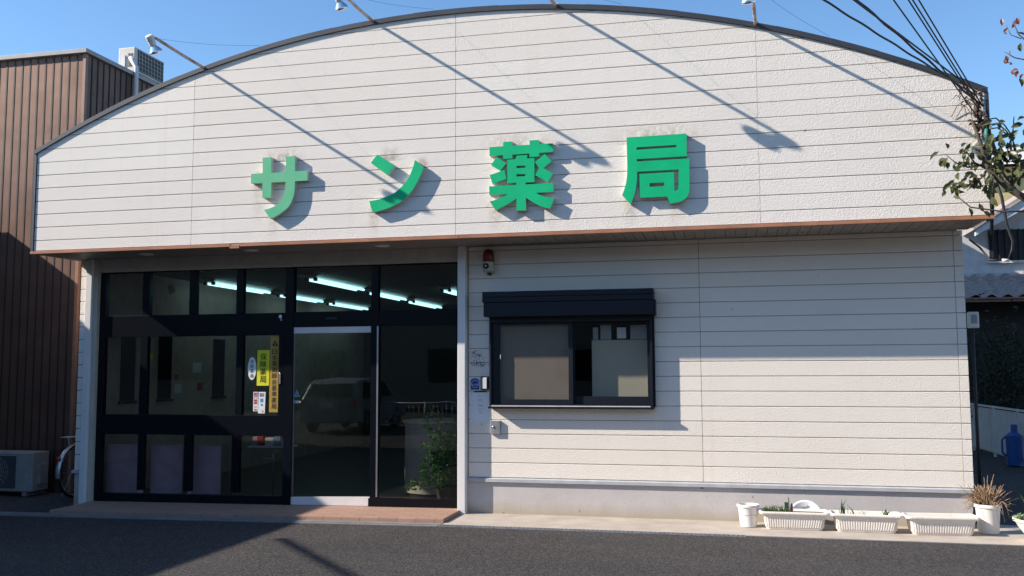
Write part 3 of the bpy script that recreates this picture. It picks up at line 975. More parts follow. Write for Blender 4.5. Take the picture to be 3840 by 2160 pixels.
# ---------------- fluorescent fittings, three rows
rows = [(-4.25, 1.75, 1.7), (-4.28, 3.95, 1.5), (-4.30, 5.9, 1.7), (-2.66, 1.6, 1.75), (-2.72, 3.9, 1.5), (-2.76, 5.85, 1.7), (-1.46, 3.75, 1.7)]
lab = ['lit twin-tube ceiling lamp nearest the front in the left row', 'second lit twin-tube lamp in the left ceiling row', 'farthest lit twin-tube lamp in the left ceiling row',
       'lit twin-tube lamp nearest the glass in the middle row', 'second lit twin-tube lamp in the middle ceiling row', 'farthest lit twin-tube lamp in the middle ceiling row', 'lit twin-tube lamp beside the white post']
for (x, y, L), lb in zip(rows, lab):
    t = thing('ceiling_lamp', (x, y, 2.70), lb, 'ceiling lamp', 'fluorescent lamps on the shop ceiling')
    MB().add([(x - .11, y, 2.748), (x + .11, y, 2.748), (x + .05, y, 2.705), (x - .05, y, 2.705), (x - .11, y + L, 2.748), (x + .11, y + L, 2.748), (x + .05, y + L, 2.705), (x - .05, y + L, 2.705)],
             [(0, 1, 2, 3), (7, 6, 5, 4), (0, 4, 5, 1), (2, 6, 7, 3), (1, 5, 6, 2), (0, 3, 7, 4)]).build('lamp_body', M['white_paint'], t)
    for s in (-1, 1):
        MB().tube([(x + s * .06, y + .05, 2.685), (x + s * .06, y + L - .05, 2.685)], .017, 8).build('tube', M['tube_light'], t, True)
        MB().box(x + s * .06 - .02, x + s * .06 + .02, y, y + .045, 2.665, 2.71).build('tube_socket', M['black'], t)

# ------------------------------------------------------------------ sign letters
SA = [[(-2.151, 3.778), (-2.047, 3.779), (-2.042, 3.607), (-1.875, 3.608), (-1.877, 3.775), (-1.774, 3.777), (-1.768, 3.609), (-1.624, 3.608), (-1.622, 3.502), (-1.767, 3.501), (-1.769, 3.412), (-1.776, 3.359), (-1.791, 3.312), (-1.808, 3.274), (-1.828, 3.239), (-1.86, 3.207), (-1.898, 3.179), (-1.936, 3.154), (-1.981, 3.132), (-2.048, 3.105), (-2.121, 3.207), (-2.076, 3.215), (-2.034, 3.227), (-1.996, 3.243), (-1.964, 3.263), (-1.937, 3.29), (-1.914, 3.323), (-1.895, 3.364), (-1.883, 3.412), (-1.875, 3.501), (-2.041, 3.501), (-2.04, 3.338), (-2.146, 3.338), (-2.149, 3.501), (-2.284, 3.504), (-2.285, 3.607), (-2.147, 3.609)]]
NN = [[(-0.835, 3.741), (-0.646, 3.609), (-0.722, 3.513), (-0.907, 3.653)], [(-0.422, 3.658), (-0.326, 3.577), (-0.339, 3.534), (-0.358, 3.494), (-0.382, 3.443), (-0.412, 3.393), (-0.448, 3.339), (-0.49, 3.292), (-0.532, 3.254), (-0.58, 3.221), (-0.64, 3.192), (-0.701, 3.168), (-0.749, 3.153), (-0.81, 3.141), (-0.884, 3.129), (-0.921, 3.248), (-0.866, 3.254), (-0.811, 3.263), (-0.769, 3.274), (-0.726, 3.289), (-0.68, 3.305), (-0.635, 3.328), (-0.593, 3.358), (-0.557, 3.391), (-0.524, 3.424), (-0.497, 3.461), (-0.473, 3.503), (-0.455, 3.546), (-0.434, 3.603)]]
YAKU = [[(0.379, 3.747), (0.522, 3.747), (0.524, 3.791), (0.617, 3.792), (0.618, 3.748), (0.796, 3.747), (0.796, 3.791), (0.889, 3.792), (0.891, 3.749), (1.035, 3.747), (1.037, 3.659), (0.893, 3.657), (0.891, 3.621), (0.793, 3.62), (0.792, 3.656), (0.617, 3.655), (0.617, 3.616), (0.523, 3.617), (0.521, 3.655), (0.378, 3.656)], [(0.66, 3.643), (0.773, 3.643), (0.767, 3.608), (0.845, 3.608), (0.844, 3.362), (0.753, 3.363), (0.753, 3.342), (1.037, 3.343), (1.037, 3.254), (0.858, 3.252), (0.897, 3.229), (0.942, 3.211), (0.99, 3.196), (1.045, 3.188), (1.001, 3.089), (0.948, 3.1), (0.9, 3.117), (0.858, 3.139), (0.816, 3.166), (0.755, 3.207), (0.756, 3.079), (0.658, 3.080), (0.657, 3.203), (0.609, 3.175), (0.566, 3.15), (0.524, 3.13), (0.481, 3.111), (0.438, 3.095), (0.379, 3.188), (0.425, 3.196), (0.475, 3.211), (0.524, 3.23), (0.567, 3.253), (0.376, 3.253), (0.375, 3.341), (0.656, 3.342), (0.656, 3.366), (0.564, 3.365), (0.564, 3.606), (0.651, 3.607)], [(0.66, 3.537), (0.751, 3.536), (0.751, 3.513), (0.66, 3.514)], [(0.659, 3.451), (0.751, 3.450), (0.75, 3.428), (0.659, 3.428)], [(0.454, 3.642), (0.554, 3.57), (0.491, 3.495), (0.394, 3.561)], [(0.38, 3.457), (0.531, 3.503), (0.556, 3.413), (0.41, 3.362)], [(0.951, 3.643), (1.023, 3.566), (0.938, 3.501), (1.034, 3.439), (0.979, 3.354), (0.85, 3.434), (0.893, 3.501), (0.849, 3.566)]]
KYOKU = [[(1.773, 3.762), (2.355, 3.766), (2.353, 3.542), (1.871, 3.539), (1.871, 3.516), (2.376, 3.519), (2.371, 3.204), (2.365, 3.177), (2.355, 3.156), (2.34, 3.135), (2.319, 3.118), (2.295, 3.105), (2.265, 3.096), (2.184, 3.085), (2.158, 3.155), (1.898, 3.155), (1.893, 3.391), (2.227, 3.393), (2.228, 3.211), (2.243, 3.207), (2.258, 3.216), (2.268, 3.234), (2.272, 3.416), (1.872, 3.414), (1.871, 3.352), (1.866, 3.303), (1.857, 3.253), (1.846, 3.204), (1.831, 3.162), (1.803, 3.092), (1.72, 3.19), (1.736, 3.225), (1.75, 3.265), (1.762, 3.308), (1.768, 3.345), (1.773, 3.395), (1.776, 3.451)], [(1.871, 3.657), (2.255, 3.660), (2.254, 3.636), (1.87, 3.633)], [(1.992, 3.295), (2.131, 3.296), (2.13, 3.258), (1.992, 3.257)]]
def letter(name, shapes, label, m):
    """shapes: list of [outer, hole...]"""
    cx = sum(p[0] for p in shapes[0][0]) / len(shapes[0][0])
    cz = sum(p[1] for p in shapes[0][0]) / len(shapes[0][0])
    t = thing(name, (cx, YF, cz), label, 'sign letter', 'green shop sign letters on the fascia')
    a, b = MB(), MB()
    for s in shapes:
        a.prism(s, YF - .062, YF - .052)
        b.prism(s, YF - .052, YF - .001)
    # drop the shared plane between face and return
    a.build('letter_face', m, t)
    b.build('letter_return', M['sign_side'], t)
letter('sign_letter', [SA], 'faded pale green katakana letter with two uprights, leftmost on the fascia', M['sign_faded'])
letter('sign_letter', [[NN[0]], [NN[1]]], 'green katakana letter of a dash and a curved stroke', M['sign_green'])
letter('sign_letter', [[YAKU[0]], [YAKU[1], YAKU[2], YAKU[3]], [YAKU[4]], [YAKU[5]], [YAKU[6]]], 'green many-stroke kanji letter with grass radical on top', M['sign_green'])
letter('sign_letter', [KYOKU], 'green boxy kanji letter, rightmost on the fascia', M['sign_green'])

# ------------------------------------------------------------------ flood lamps on the arch
def spot(bx_, tx, ty, tz):
    z = arc(bx_) + .05
    t = thing('sign_spotlight', (bx_, YF, z), 'x', 'spotlight', 'arm lamps over the shop sign')
    tip = Vector((bx_ - .045 + tx, -1.45 + ty, z + .035 + tz))
    base = Vector((bx_, YF + .02, z - .045))
    am = MB().tube([base, base + Vector((0, -.05, .02)), base.lerp(tip, .5) + Vector((0, 0, .004)), tip], .0165, 10)
    am.box(bx_ - .03, bx_ + .03, YF - .004, YF + .06, z - .01, z + .008)
    am.build('arm', M['pole_paint'], t, 'auto')
    h0 = tip + Vector((-.052, -.05, .022)); h1 = tip + Vector((-.040, .010, -.067)); e = tip + Vector((-.037, .07, -.132))
    ax = (e - h0).normalized()
    hl = MB().lathe([(.030, 0), (.040, .008), (.042, .05), (.036, .052), (.036, .105), (.030, .11)], h0, ax, 20).build('lamp_holder', M['lamp_white'], t, 'auto')
    MB().tube([tip, tip + Vector((-.03, 0, .012))], .014, 8).build('joint', M['steel'], hl, True)
    MB().lathe([(.026, .108), (.030, .116), (.055, .150), (.066, .168), (.068, .176), (.060, .188), (.030, .196), (.001, .198)], h0, ax, 24).build('bulb', M['silver'], t, True)
    q = Vector((bx_ + .68, YF - .01, arc(bx_ + .68) + .06))
    pts = [tip.lerp(q, i / 8) + Vector((0, 0, -.025 * math.sin(math.pi * i / 8))) for i in range(9)]
    MB().tube(pts, .0013, 5).build('stay_wire', M['cable'], t)
    return t
for bx_, lb, tx, ty, tz in ((-2.919, 'sign spotlight on a rusty arm nearest the brown building', .03, -.075, -.03), (-.917, 'arm spotlight second from the left over the arch', .05, -.02, -.085),
                (1.068, 'arm spotlight rising just right of the top of the arch', -.06, .0, -.05), (3.031, 'arm spotlight farthest right over the arch', 0, 0, 0)):
    spot(bx_, tx, ty, tz)['label'] = lb

# ------------------------------------------------------------------ small things on the wall
t = thing('alarm_siren', (.203, 0, 2.51), 'red-domed alarm siren with cream body below the soffit', 'alarm siren')
MB().lathe([(.058, 0), (.062, .01), (.056, .10), (.048, .125), (.02, .138), (.001, .14)], (.203, -.075, 2.645), seg=24).build('dome', M['red_dome'], t, True)
b_ = MB().lathe([(.045, 0), (.060, .01), (.062, .02), (.062, .105), (.058, .112)], (.203, -.075, 2.532), seg=24)
b_.box(.158, .248, -.05, -.001, 2.535, 2.60)
b_.build('siren_body', M['siren_cream'], t, 'auto')
hn = MB().lathe([(.034, 0), (.030, .012), (.010, .014), (.001, .014)], (.190, -.132, 2.595), (0, -1, .1), 20).build('horn', M['black'], t, True)
MB().lathe([(.010, .015), (.006, .022), (.001, .023)], (.190, -.132, 2.595), (0, -1, .1), 12).build('horn_centre', M['paper'], hn, True)
MB().tube([(.203, -.07, 2.535), (.19, -.06, 2.515), (.215, -.05, 2.505), (.22, -.02, 2.52), (.20, -.004, 2.53)], .008, 6).build('cord', M['black'], t, True)

t = thing('key_box', (.262, 0, .87), 'small grey metal key box below the window corner', 'key box')
MB().box(.208, .316, -.030, -.001, .800, .945).build('box_door', M['galv'], t, bevel=.004)
MB().lathe([(.012, 0), (.012, .006), (.006, .008)], (.240, -.030, .878), (0, -1, 0), 12).build('lock', M['steel'], t, True)

t = thing('intercom', (.145, 0, 1.34), 'white-faced intercom box in a dark frame beside the window', 'intercom')
MB().box(.098, .190, -.022, -.001, 1.272, 1.412).build('housing', M['frame_blue'], t, bevel=.006)
MB().box(.112, .170, -.030, -.0225, 1.282, 1.402).build('front_plate', M['white_paint'], t, bevel=.004)

t = thing('security_sticker', (.03, 0, 1.33), 'blue and white round-topped security sticker beside the intercom', 'sticker')
def arch_plate(x0, x1, z0, z1, n=10):
    r = (x1 - x0) / 2
    h = .035
    return [(x0, z0), (x1, z0), (x1, z1 - h)] + [(x0 + r + r * math.cos(math.pi * i / n), z1 - h + h * math.sin(math.pi * i / n)) for i in range(1, n)] + [(x0, z1 - h)]
MB().prism([arch_plate(-.026, .089, 1.264, 1.404)], -.0035, -.0012).build('backing', M['oval_white'], t)
MB().prism([arch_plate(-.018, .081, 1.272, 1.396)], -.0055, -.0038).build('blue_field', M['blue_print'], t)
tx = MB()
put_text(tx, 'SECURITY', .0315, 1.325, .082, .017, -.0065, .01)
tx.torus((.0315, -.006, 1.335), (0, 1, 0), .040, .0018, 20, 6)
tx.build('lettering', M['oval_white'], t)

t = thing('paper_notice', (.09, 0, 1.08), 'white typed paper notice taped under the intercom', 'notice')
MB().box(-.022, .205, -.0025, -.0012, .935, 1.238).build('sheet', M['paper'], t)
tx = MB()
rr = random.Random(3)
put_text(tx, 'お知らせ', .092, 1.205, .06, .014, -.0032, .0)
for z in (1.165, 1.150, 1.105, 1.096, 1.062, 1.035, 1.020):
    w = rr.uniform(.03, .075)
    tx.box(.092 - w / 2, .092 + w / 2, -.0034, -.0028, z, z + .004)
tx.build('print', M['grey_print'], t)
MB().box(.02, .16, -.004, -.0008, 1.247, 1.258).build('tape_scrap', M['black'], t)

mb = MB()
for i in range(150):
    a = rr.gauss(0, 1); b2 = rr.gauss(0, 1)
    cx, cz = ((.055 + .035 * a, 1.64 + .03 * b2) if i % 2 else (.075 + .05 * a, 1.545 + .018 * b2))
    if not (-.02 < cx < .19): continue
    s_ = rr.uniform(.002, .0055)
    mb.add([(cx - s_, -.0012, cz - s_ * rr.uniform(.3, 1)), (cx + s_, -.0012, cz - s_), (cx + s_ * rr.uniform(.3, 1), -.0012, cz + s_), (cx - s_, -.0012, cz + s_ * .5)], [(0, 1, 2, 3)])
tag(mb.build('glue_residue', M['tag_dark'], PH), kind='stuff')

# ------------------------------------------------------------------ stickers on the glass (glass front at y = .062)
YS = .0585
def plate(x0, x1, z0, z1, y0=YS, y1=YS + .0015, dx=0.0):
    return MB().prism([[(x0 + dx, z0), (x1 + dx, z0), (x1, z1), (x0, z1)]], y0, y1)
t = thing('oval_sticker', (-2.645, YS, 1.51), 'white oval sticker with green characters on the glass', 'sticker')
MB().prism([[(-2.645 + .054 * math.cos(a * math.pi / 16), 1.51 + .131 * math.sin(a * math.pi / 16)) for a in range(32)]], YS, YS + .0015).build('backing', M['oval_white'], t)
tx = MB()
for i, c_ in enumerate('保険薬局'):
    put_text(tx, c_, -2.645, 1.590 - i * .0545, .040, .042, YS - .001, .006)
tx.build('lettering', M['green_text'], t)
t = thing('yellow_sticker', (-2.503, YS, 1.52), 'bright yellow sticker with four black kanji on the glass', 'sticker')
plate(-2.579, -2.426, 1.314, 1.721, dx=-.003).build('backing', M['yellow'], t)
tx = MB()
for i, c_ in enumerate('保険薬局'):
    put_text(tx, c_, -2.503, 1.645 - i * .086, .078, .076, YS - .001, .018)
tx.build('lettering', M['black_text'], t)
t = thing('gold_sticker', (-2.364, YS, 1.45), 'long gold sticker with a vertical row of black kanji', 'sticker')
plate(-2.418, -2.303, 1.013, 1.884, dx=-.004).build('backing', M['gold'], t)
tx = MB()
for i, c_ in enumerate('日本薬剤師会基準薬局'):
    put_text(tx, c_, -2.362, 1.702 - i * .0690, .062, .060, YS - .001, .015)
for (dx, dz) in ((0, .022), (-.019, -.006), (.019, -.006)):
    tx.prism([[(-2.361 + dx + .014 * math.cos(a * math.pi / 6), 1.788 + dz + .017 * math.sin(a * math.pi / 6)) for a in range(12)]], YS - .0012, YS - .0002)
tx.box(-2.391, -2.331, YS - .0012, YS - .0002, 1.764, 1.772)
tx.build('lettering', M['black_text'], t)

t = thing('card_sticker', (-2.591, YS, 1.13), 'narrow white payment card sticker with red squares', 'sticker')
plate(-2.621, -2.562, 1.022, 1.243).build('backing', M['oval_white'], t)
a = MB()
a.box(-2.614, -2.569, YS - .001, YS - .0002, 1.190, 1.235)
for z in (1.142, 1.115):
    a.box(-2.612, -2.572, YS - .001, YS - .0002, z - .011, z + .011)
for (x0, x1, z0, z1) in ((-2.611, -2.573, 1.158, 1.162), (-2.611, -2.573, 1.178, 1.182), (-2.611, -2.607, 1.162, 1.178), (-2.577, -2.573, 1.162, 1.178)):
    a.box(x0, x1, YS - .001, YS - .0002, z0, z1)
a.prism([[(-2.598 + .011 * math.cos(k * math.pi / 6), 1.040 + .012 * math.sin(k * math.pi / 6)) for k in range(12)]], YS - .001, YS - .0002)
a.build('red_marks', M['red_print'], t)
a = MB(); a.torus((-2.592, YS - .0012, 1.212), (0, 1, 0), .012, .002, 14, 5, .3, 5.6); a.build('curl_mark', M['oval_white'], t)
a = MB(); put_text(a, 'VISA', -2.592, 1.072, .036, .013, YS - .001, .01); a.build('lettering', M['blue_print'], t)
MB().prism([[(-2.584 + .011 * math.cos(k * math.pi / 6), 1.040 + .012 * math.sin(k * math.pi / 6)) for k in range(12)]], YS - .0016, YS - .0011).build('orange_mark', M['orange_print'], t)

t = thing('card_sticker', (-2.513, YS, 1.12), 'wider white payment card sticker with blue and tricolour marks', 'sticker')
plate(-2.553, -2.468, .999, 1.243, dx=-.006).build('backing', M['oval_white'], t)
for x0, m_n in ((-2.541, 'blue_print'), (-2.522, 'red_print'), (-2.503, 'green_print')):
    MB().box(x0, x0 + .016, YS - .001, YS - .0002, 1.190, 1.228).build('bar_mark', M[m_n], t)
a = MB(); put_text(a, 'JCB', -2.5145, 1.209, .048, .014, YS - .0016, .01); a.build('lettering', M['oval_white'], t)
MB().box(-2.533, -2.495, YS - .001, YS - .0002, 1.126, 1.168).build('blue_mark', M['cyan_print'], t)
a = MB(); a.torus((-2.515, YS - .001, 1.097), (0, 1, 0), .009, .003, 14, 5); a.build('ring_mark', M['cyan_print'], t)
a = MB(); put_text(a, 'DISCOVER', -2.522, 1.040, .052, .006, YS - .001, .0); a.build('lettering', M['grey_print'], t)
MB().box(-2.512, -2.488, YS - .001, YS - .0002, 1.012, 1.030).build('orange_mark', M['orange_print'], t)

YD = .0545
t = thing('triangle_sticker', (-2.089, YD, 1.22), 'pale blue triangular door sticker on the sliding glass', 'sticker')
MB().prism([[(-2.119, 1.187), (-2.040, 1.187), (-2.080, 1.274)]], YD, YD + .0015).build('backing', M['pale_blue'], t)
a = MB()
a.box(-2.083, -2.077, YD - .001, YD - .0002, 1.20, 1.25)
for dx in (-.016, .016):
    a.box(-2.080 + dx - .003, -2.080 + dx + .003, YD - .001, YD - .0002, 1.197, 1.218)
a.build('mark', M['blue_print'], t)
t = thing('arrow_sticker', (-2.08, YD, 1.13), 'white arrow-shaped door sticker under the triangular one', 'sticker')
MB().prism([[(-2.119, 1.118), (-2.045, 1.118), (-2.027, 1.132), (-2.045, 1.146), (-2.119, 1.146)]], YD, YD + .0015).build('backing', M['oval_white'], t)
a = MB(); put_text(a, '自動ドア', -2.080, 1.132, .066, .016, YD - .001, .01); a.build('lettering', M['black_text'], t)
for (z, r_, m_n, tx_) in ((2.102, .019, 'oval_white', 'white round sticker dot on the dark mullion'), (2.066, .014, 'pale_blue', 'small pale blue dot under a white one on the mullion')):
    t = MB().prism([[(-2.285 + r_ * math.cos(k * math.pi / 8) + (.010 if r_ < .016 else 0), z + r_ * math.sin(k * math.pi / 8)) for k in range(16)]], FY0 - .0025, FY0 - .0008).build('round_sticker', M[m_n])
    tag(t, tx_, 'sticker')

# ------------------------------------------------------------------ things inside the shop
for i, (x0, x1, tx_) in enumerate(((-4.62, -4.12, 'lavender partition board behind the leftmost low pane'), (-4.02, -3.60, 'lavender partition board behind the second low pane'), (-3.52, -3.10, 'lavender partition board behind the third low pane'))):
    t = thing('partition_board', ((x0 + x1) / 2, .22, -.03), tx_, 'partition', 'lavender boards behind the low panes')
    MB().box(x0, x1, .20, .23, -.03, .615).build('board', M['lavender'], t, bevel=.006)
    for xf in (x0 + .06, x1 - .06):
        MB().box(xf - .02, xf + .02, .231, .36, -.03, -.01).build('foot', M['steel'], t)
t = thing('reception_counter', (-.80, 1.25, -.03), 'round cream counter inside behind the fixed pane', 'counter')
MB().lathe([(.40, .05), (.40, .87)], (-.80, 1.30, -.03), seg=40).build('counter_body', M['counter'], t, 'auto')
MB().lathe([(.43, .872), (.43, .905)], (-.80, 1.30, -.03), seg=40).build('counter_top', M['counter'], t, 'auto')
MB().lathe([(.37, .0), (.37, .048)], (-.80, 1.30, -.03), seg=40).build('plinth', M['black'], t, 'auto')
t = MB().box(-1.9, -.42, .16, .75, -.029, -.015).build('entrance_mat', M['mat_orange'], None, bevel=.004)
tag(t, 'orange brown floor mat inside the entrance', 'mat')
t = thing('grab_rail', (-2.54, .4, -.03), 'bent silver handrail standing behind the low glass', 'handrail')
MB().tube([(-2.545, .42, -.03), (-2.54, .42, .44), (-2.54, .40, .50), (-2.53, .42, .525), (-2.53, .50, .53)], .013, 8).build('upright', M['steel'], t, True)
MB().tube([(-2.54, .42, .45), (-2.74, .42, .452)], .009, 8).build('arm', M['steel'], t, True)
t = thing('display_shelf', (-2.48, .30, .70), 'narrow shelf of leaflets just inside the glass', 'shelf')
MB().box(-2.765, -2.235, .20, .42, .60, .615).build('shelf_board', M['white_paint'], t)
for i, (x0, x1, h, m_n) in enumerate(((-2.73, -2.67, .10, 'lavender'), (-2.655, -2.60, .11, 'red_print'), (-2.57, -2.47, .09, 'paper'), (-2.45, -2.37, .12, 'pale_blue'), (-2.36, -2.26, .10, 'paper'))):
    t = MB().box(x0, x1, .26, .33, .616, .616 + h).build('leaflet_box', M[m_n])
    tag(t, ['lavender leaflet box at the left end of the shelf', 'pink-red leaflet box on the shelf inside', 'white leaflet box in the middle of the shelf', 'tall pale blue leaflet box on the shelf', 'white leaflet box at the right end of the shelf'][i], 'leaflet box', 'leaflet boxes on the shelf')
t = MB().add([(-4.52, 1.2, 2.60), (-4.43, 1.19, 2.63), (-4.40, 1.19, 2.52), (-4.49, 1.2, 2.49), (-4.52, 1.202, 2.60), (-4.43, 1.192, 2.63), (-4.40, 1.192, 2.52), (-4.49, 1.202, 2.49)],
             [(0, 3, 2, 1), (4, 5, 6, 7), (0, 1, 5, 4), (1, 2, 6, 5), (2, 3, 7, 6), (3, 0, 4, 7)]).build('paper_tag', M['paper'])
tag(t, 'tilted white paper tag hanging high inside the left panes', 'paper tag')
for i, (y, z, w_, h_, m_n, lb) in enumerate(((1.14, 1.68, .10, .09, 'yellow', 'yellow slip pinned highest on the inner side wall'), (1.74, 1.40, .09, .07, 'cardboard', 'small brown slip on the inner side wall between windows'),
        (1.78, 1.24, .16, .12, 'paper', 'white notice low on the inner side wall'), (2.24, 1.53, .22, .14, 'paper', 'widest white notice on the inner side wall'), (2.33, 1.26, .13, .11, 'red_print', 'reddish notice on the inner side wall'))):
    t = MB().box(-4.6985, -4.695, y - w_ / 2, y + w_ / 2, z - h_ / 2, z + h_ / 2).build('wall_notice', M[m_n])
    tag(t, lb, 'notice', 'notices on the inner side wall')
# climbing plant in a pot inside the fixed pane
t = thing('potted_plant', (-.42, .42, -.02), 'leafy green climber in a dark pot behind the fixed pane', 'potted plant')
MB().lathe([(.10, 0), (.13, .18), (.14, .19), (.125, .2), (.11, .17)], (-.42, .45, -.018), seg=24).build('pot', M['bark'], t, 'auto')
rr = random.Random(11)
lf, stm = MB(), MB()
for k in range(26):
    x, y, z = -.42 + rr.uniform(-.06, .06), .45 + rr.uniform(-.06, .06), .17
    pts = [(x, y, z)]
    tx_, ty_ = rr.uniform(-.32, .17), rr.uniform(-.16, .10)
    H = rr.uniform(.45, 1.12)
    for i in range(1, 9):
        s_ = i / 8
        pts.append((-.42 + tx_ * min(1, s_ * 2) + rr.uniform(-.03, .03), .45 + ty_ * min(1, s_ * 2) + rr.uniform(-.03, .03), .17 + (H - .17) * s_))
    if k % 4 == 0:
        pts = [(px - .05 * i, py, max(.05, .32 - .035 * i)) for i, (px, py, pz) in enumerate(pts)][:5]
    stm.tube(pts, .004, 5)
    for i in range(len(pts) - 1):
        for q in range(9):
            p = Vector(pts[i]).lerp(Vector(pts[i + 1]), rr.random()) + Vector((rr.gauss(0, .03), rr.gauss(0, .03), rr.gauss(0, .03)))
            d = Vector((rr.gauss(0, 1), rr.gauss(0, 1), rr.gauss(-.3, .7)))
            lf.leaf(p, d, (rr.gauss(-.4, .6), rr.gauss(-.6, .5), rr.gauss(.5, .5)), rr.uniform(.030, .055), rr.uniform(.024, .040))
lf.build('foliage', M['leaf_indoor'], t)
stm.build('stem', M['bark'], t)

# ------------------------------------------------------------------ planters by the foundation
def rrect(w, d, r, n=5):
    pts = []
    for cx, cy, a0 in ((w / 2 - r, d / 2 - r, 0), (-w / 2 + r, d / 2 - r, 90), (-w / 2 + r, -d / 2 + r, 180), (w / 2 - r, -d / 2 + r, 270)):
        for i in range(n + 1):
            a = R(a0 + 90 * i / n)
            pts.append((cx + r * math.cos(a), cy + r * math.sin(a)))
    return pts
def resample(pts, n):
    L = [0]
    m = len(pts)
    for i in range(m):
        a, b = pts[i], pts[(i + 1) % m]
        L.append(L[-1] + math.hypot(b[0] - a[0], b[1] - a[1]))
    out, j = [], 0
    for k in range(n):
        s_ = L[-1] * k / n
        while L[j + 1] < s_: j += 1
        a, b = pts[j % m], pts[(j + 1) % m]
        f = (s_ - L[j]) / max(L[j + 1] - L[j], 1e-9)
        out.append((a[0] + (b[0] - a[0]) * f, a[1] + (b[1] - a[1]) * f))
    return out
def planter(cx, cy, rz, soil_m, soil_z, label):
    z0 = -.034
    t = thing('planter_box', (cx, cy, z0), label, 'planter', 'cream ribbed planters along the foundation')
    n = 320
    lv = [(.500, .165, .000, 0), (.508, .172, .006, 0), (.520, .178, .020, 0), (.526, .182, .026, 1), (.548, .198, .098, 1), (.553, .202, .110, 0), (.572, .218, .142, 0),
          (.632, .250, .146, 0), (.640, .258, .152, 0), (.640, .258, .164, 0), (.632, .250, .171, 0), (.602, .222, .171, 0), (.588, .212, .160, 0), (.560, .190, soil_z - .01, 0)]
    vs, fs = [], []
    ca, sa = math.cos(rz), math.sin(rz)
    for (w, d, z, rib) in lv:
        ring = resample(rrect(w, d, .035), n)
        for k, (x, y) in enumerate(ring):
            off = 0.0
            if rib:
                off = .0035 * (1 if math.sin(2 * math.pi * k / n * 64) > -.2 else -1)
            l_ = math.hypot(x / w, y / d) + 1e-6
            nx, ny = (0, math.copysign(1, y)) if abs(y) > d / 2 - .02 else ((math.copysign(1, x), 0) if abs(x) > w / 2 - .02 else (0, 0))
            x2, y2 = x + nx * off, y + ny * off
            if z in (.152, .164):
                s_ = .0012 * math.sin(2 * math.pi * k / n * 90)
                x2, y2 = x2 + nx * s_, y2 + ny * s_
            vs.append((cx + x2 * ca - y2 * sa, cy + x2 * sa + y2 * ca, z0 + z))
    m = len(lv)
    for i in range(m - 1):
        for k in range(n):
            k2 = (k + 1) % n
            fs.append((i * n + k, i * n + k2, (i + 1) * n + k2, (i + 1) * n + k))
    fs.append(tuple(reversed(range(n))))
    MB().add(vs, fs).build('box_shell', M['planter'], t, 'auto')
    sv = []
    ring = resample(rrect(.575, .20, .03), 40)
    sv = [(cx + x * ca - y * sa, cy + x * sa + y * ca, z0 + soil_z) for x, y in ring]
    MB().add(sv, [tuple(range(40))]).build('soil', M[soil_m], t)
    return t
planter(3.272, -.335, R(0.5), 'soil', .150, 'cream ribbed planter with grass, between white pot and bulb planter')
planter(3.915, -.345, R(-.5), 'dry_soil', .128, 'cream ribbed planter with sprouting bulbs, middle of three')
planter(4.565, -.36, R(4), 'dry_soil', .128, 'cream ribbed planter with bare dry soil, rightmost of three')

rr = random.Random(5)
def blades(name, cx, cy, w, d, n, h0, h1, r0, m, z0, lean=.5, rz=0.0):
    mb = MB()
    for i in range(n):
        x, y = cx + rr.uniform(-w, w), cy + rr.uniform(-d, d)
        h = rr.uniform(h0, h1)
        lx, ly = rr.gauss(0, lean) * h, rr.gauss(0, lean) * h
        wd = r0 * rr.uniform(.7, 1.2)
        ang = rr.uniform(0, math.pi)
        ux, uy = math.cos(ang) * wd, math.sin(ang) * wd
        mb.add([(x - ux, y - uy, z0), (x + ux, y + uy, z0), (x + lx * .4 + ux * .8, y + ly * .4 + uy * .8, z0 + h * .6), (x + lx * .4 - ux * .8, y + ly * .4 - uy * .8, z0 + h * .6), (x + lx, y + ly, z0 + h)],
               [(0, 1, 2, 3), (3, 2, 4)])
    return mb.build(name, m)
tag(blades('grass_tuft', 3.12, -.335, .115, .07, 420, .03, .075, .0022, M['grass'], .112, .35), 'dense short green grass growing in the first planter', 'grass')
t = blades('bulb_sprout', 3.715, -.335, .02, .02, 9, .08, .18, .008, M['bulb_leaf'], .088, .22)
tag(t, 'tallest clump of green bulb leaves in the middle planter', 'bulb plant', 'bulb sprouts in the middle planter')
t = blades('bulb_sprout', 3.80, -.335, .035, .02, 5, .05, .13, .006, M['bulb_leaf'], .088, .35)
tag(t, 'thin leaning bulb leaves beside the tallest clump', 'bulb plant', 'bulb sprouts in the middle planter')
t = blades('bulb_sprout', 4.10, -.345, .02, .02, 7, .05, .10, .009, M['bulb_leaf'], .088, .3)
tag(t, 'short bulb leaves at the right end of the middle planter', 'bulb plant', 'bulb sprouts in the middle planter')
t = MB().add([(3.195, -.31, .10), (3.228, -.315, .10), (3.231, -.30, .20), (3.222, -.295, .208), (3.192, -.295, .205), (3.195, -.305, .10), (3.228, -.31, .10), (3.231, -.295, .20), (3.222, -.29, .208), (3.192, -.29, .205)],
             [(0, 1, 2, 3, 4), (9, 8, 7, 6, 5), (0, 5, 6, 1), (1, 6, 7, 2), (2, 7, 8, 3), (3, 8, 9, 4), (4, 9, 5, 0)]).build('plant_label', M['tag_dark'])
tag(t, 'dark plant label stuck in the grassy planter', 'plant label')
t = MB().tube([(3.232, -.33, .10), (3.230, -.328, .258)], .005, 6).build('plant_stake', M['grass'])
tag(t, 'thin green stake standing in the grassy planter', 'plant stake')
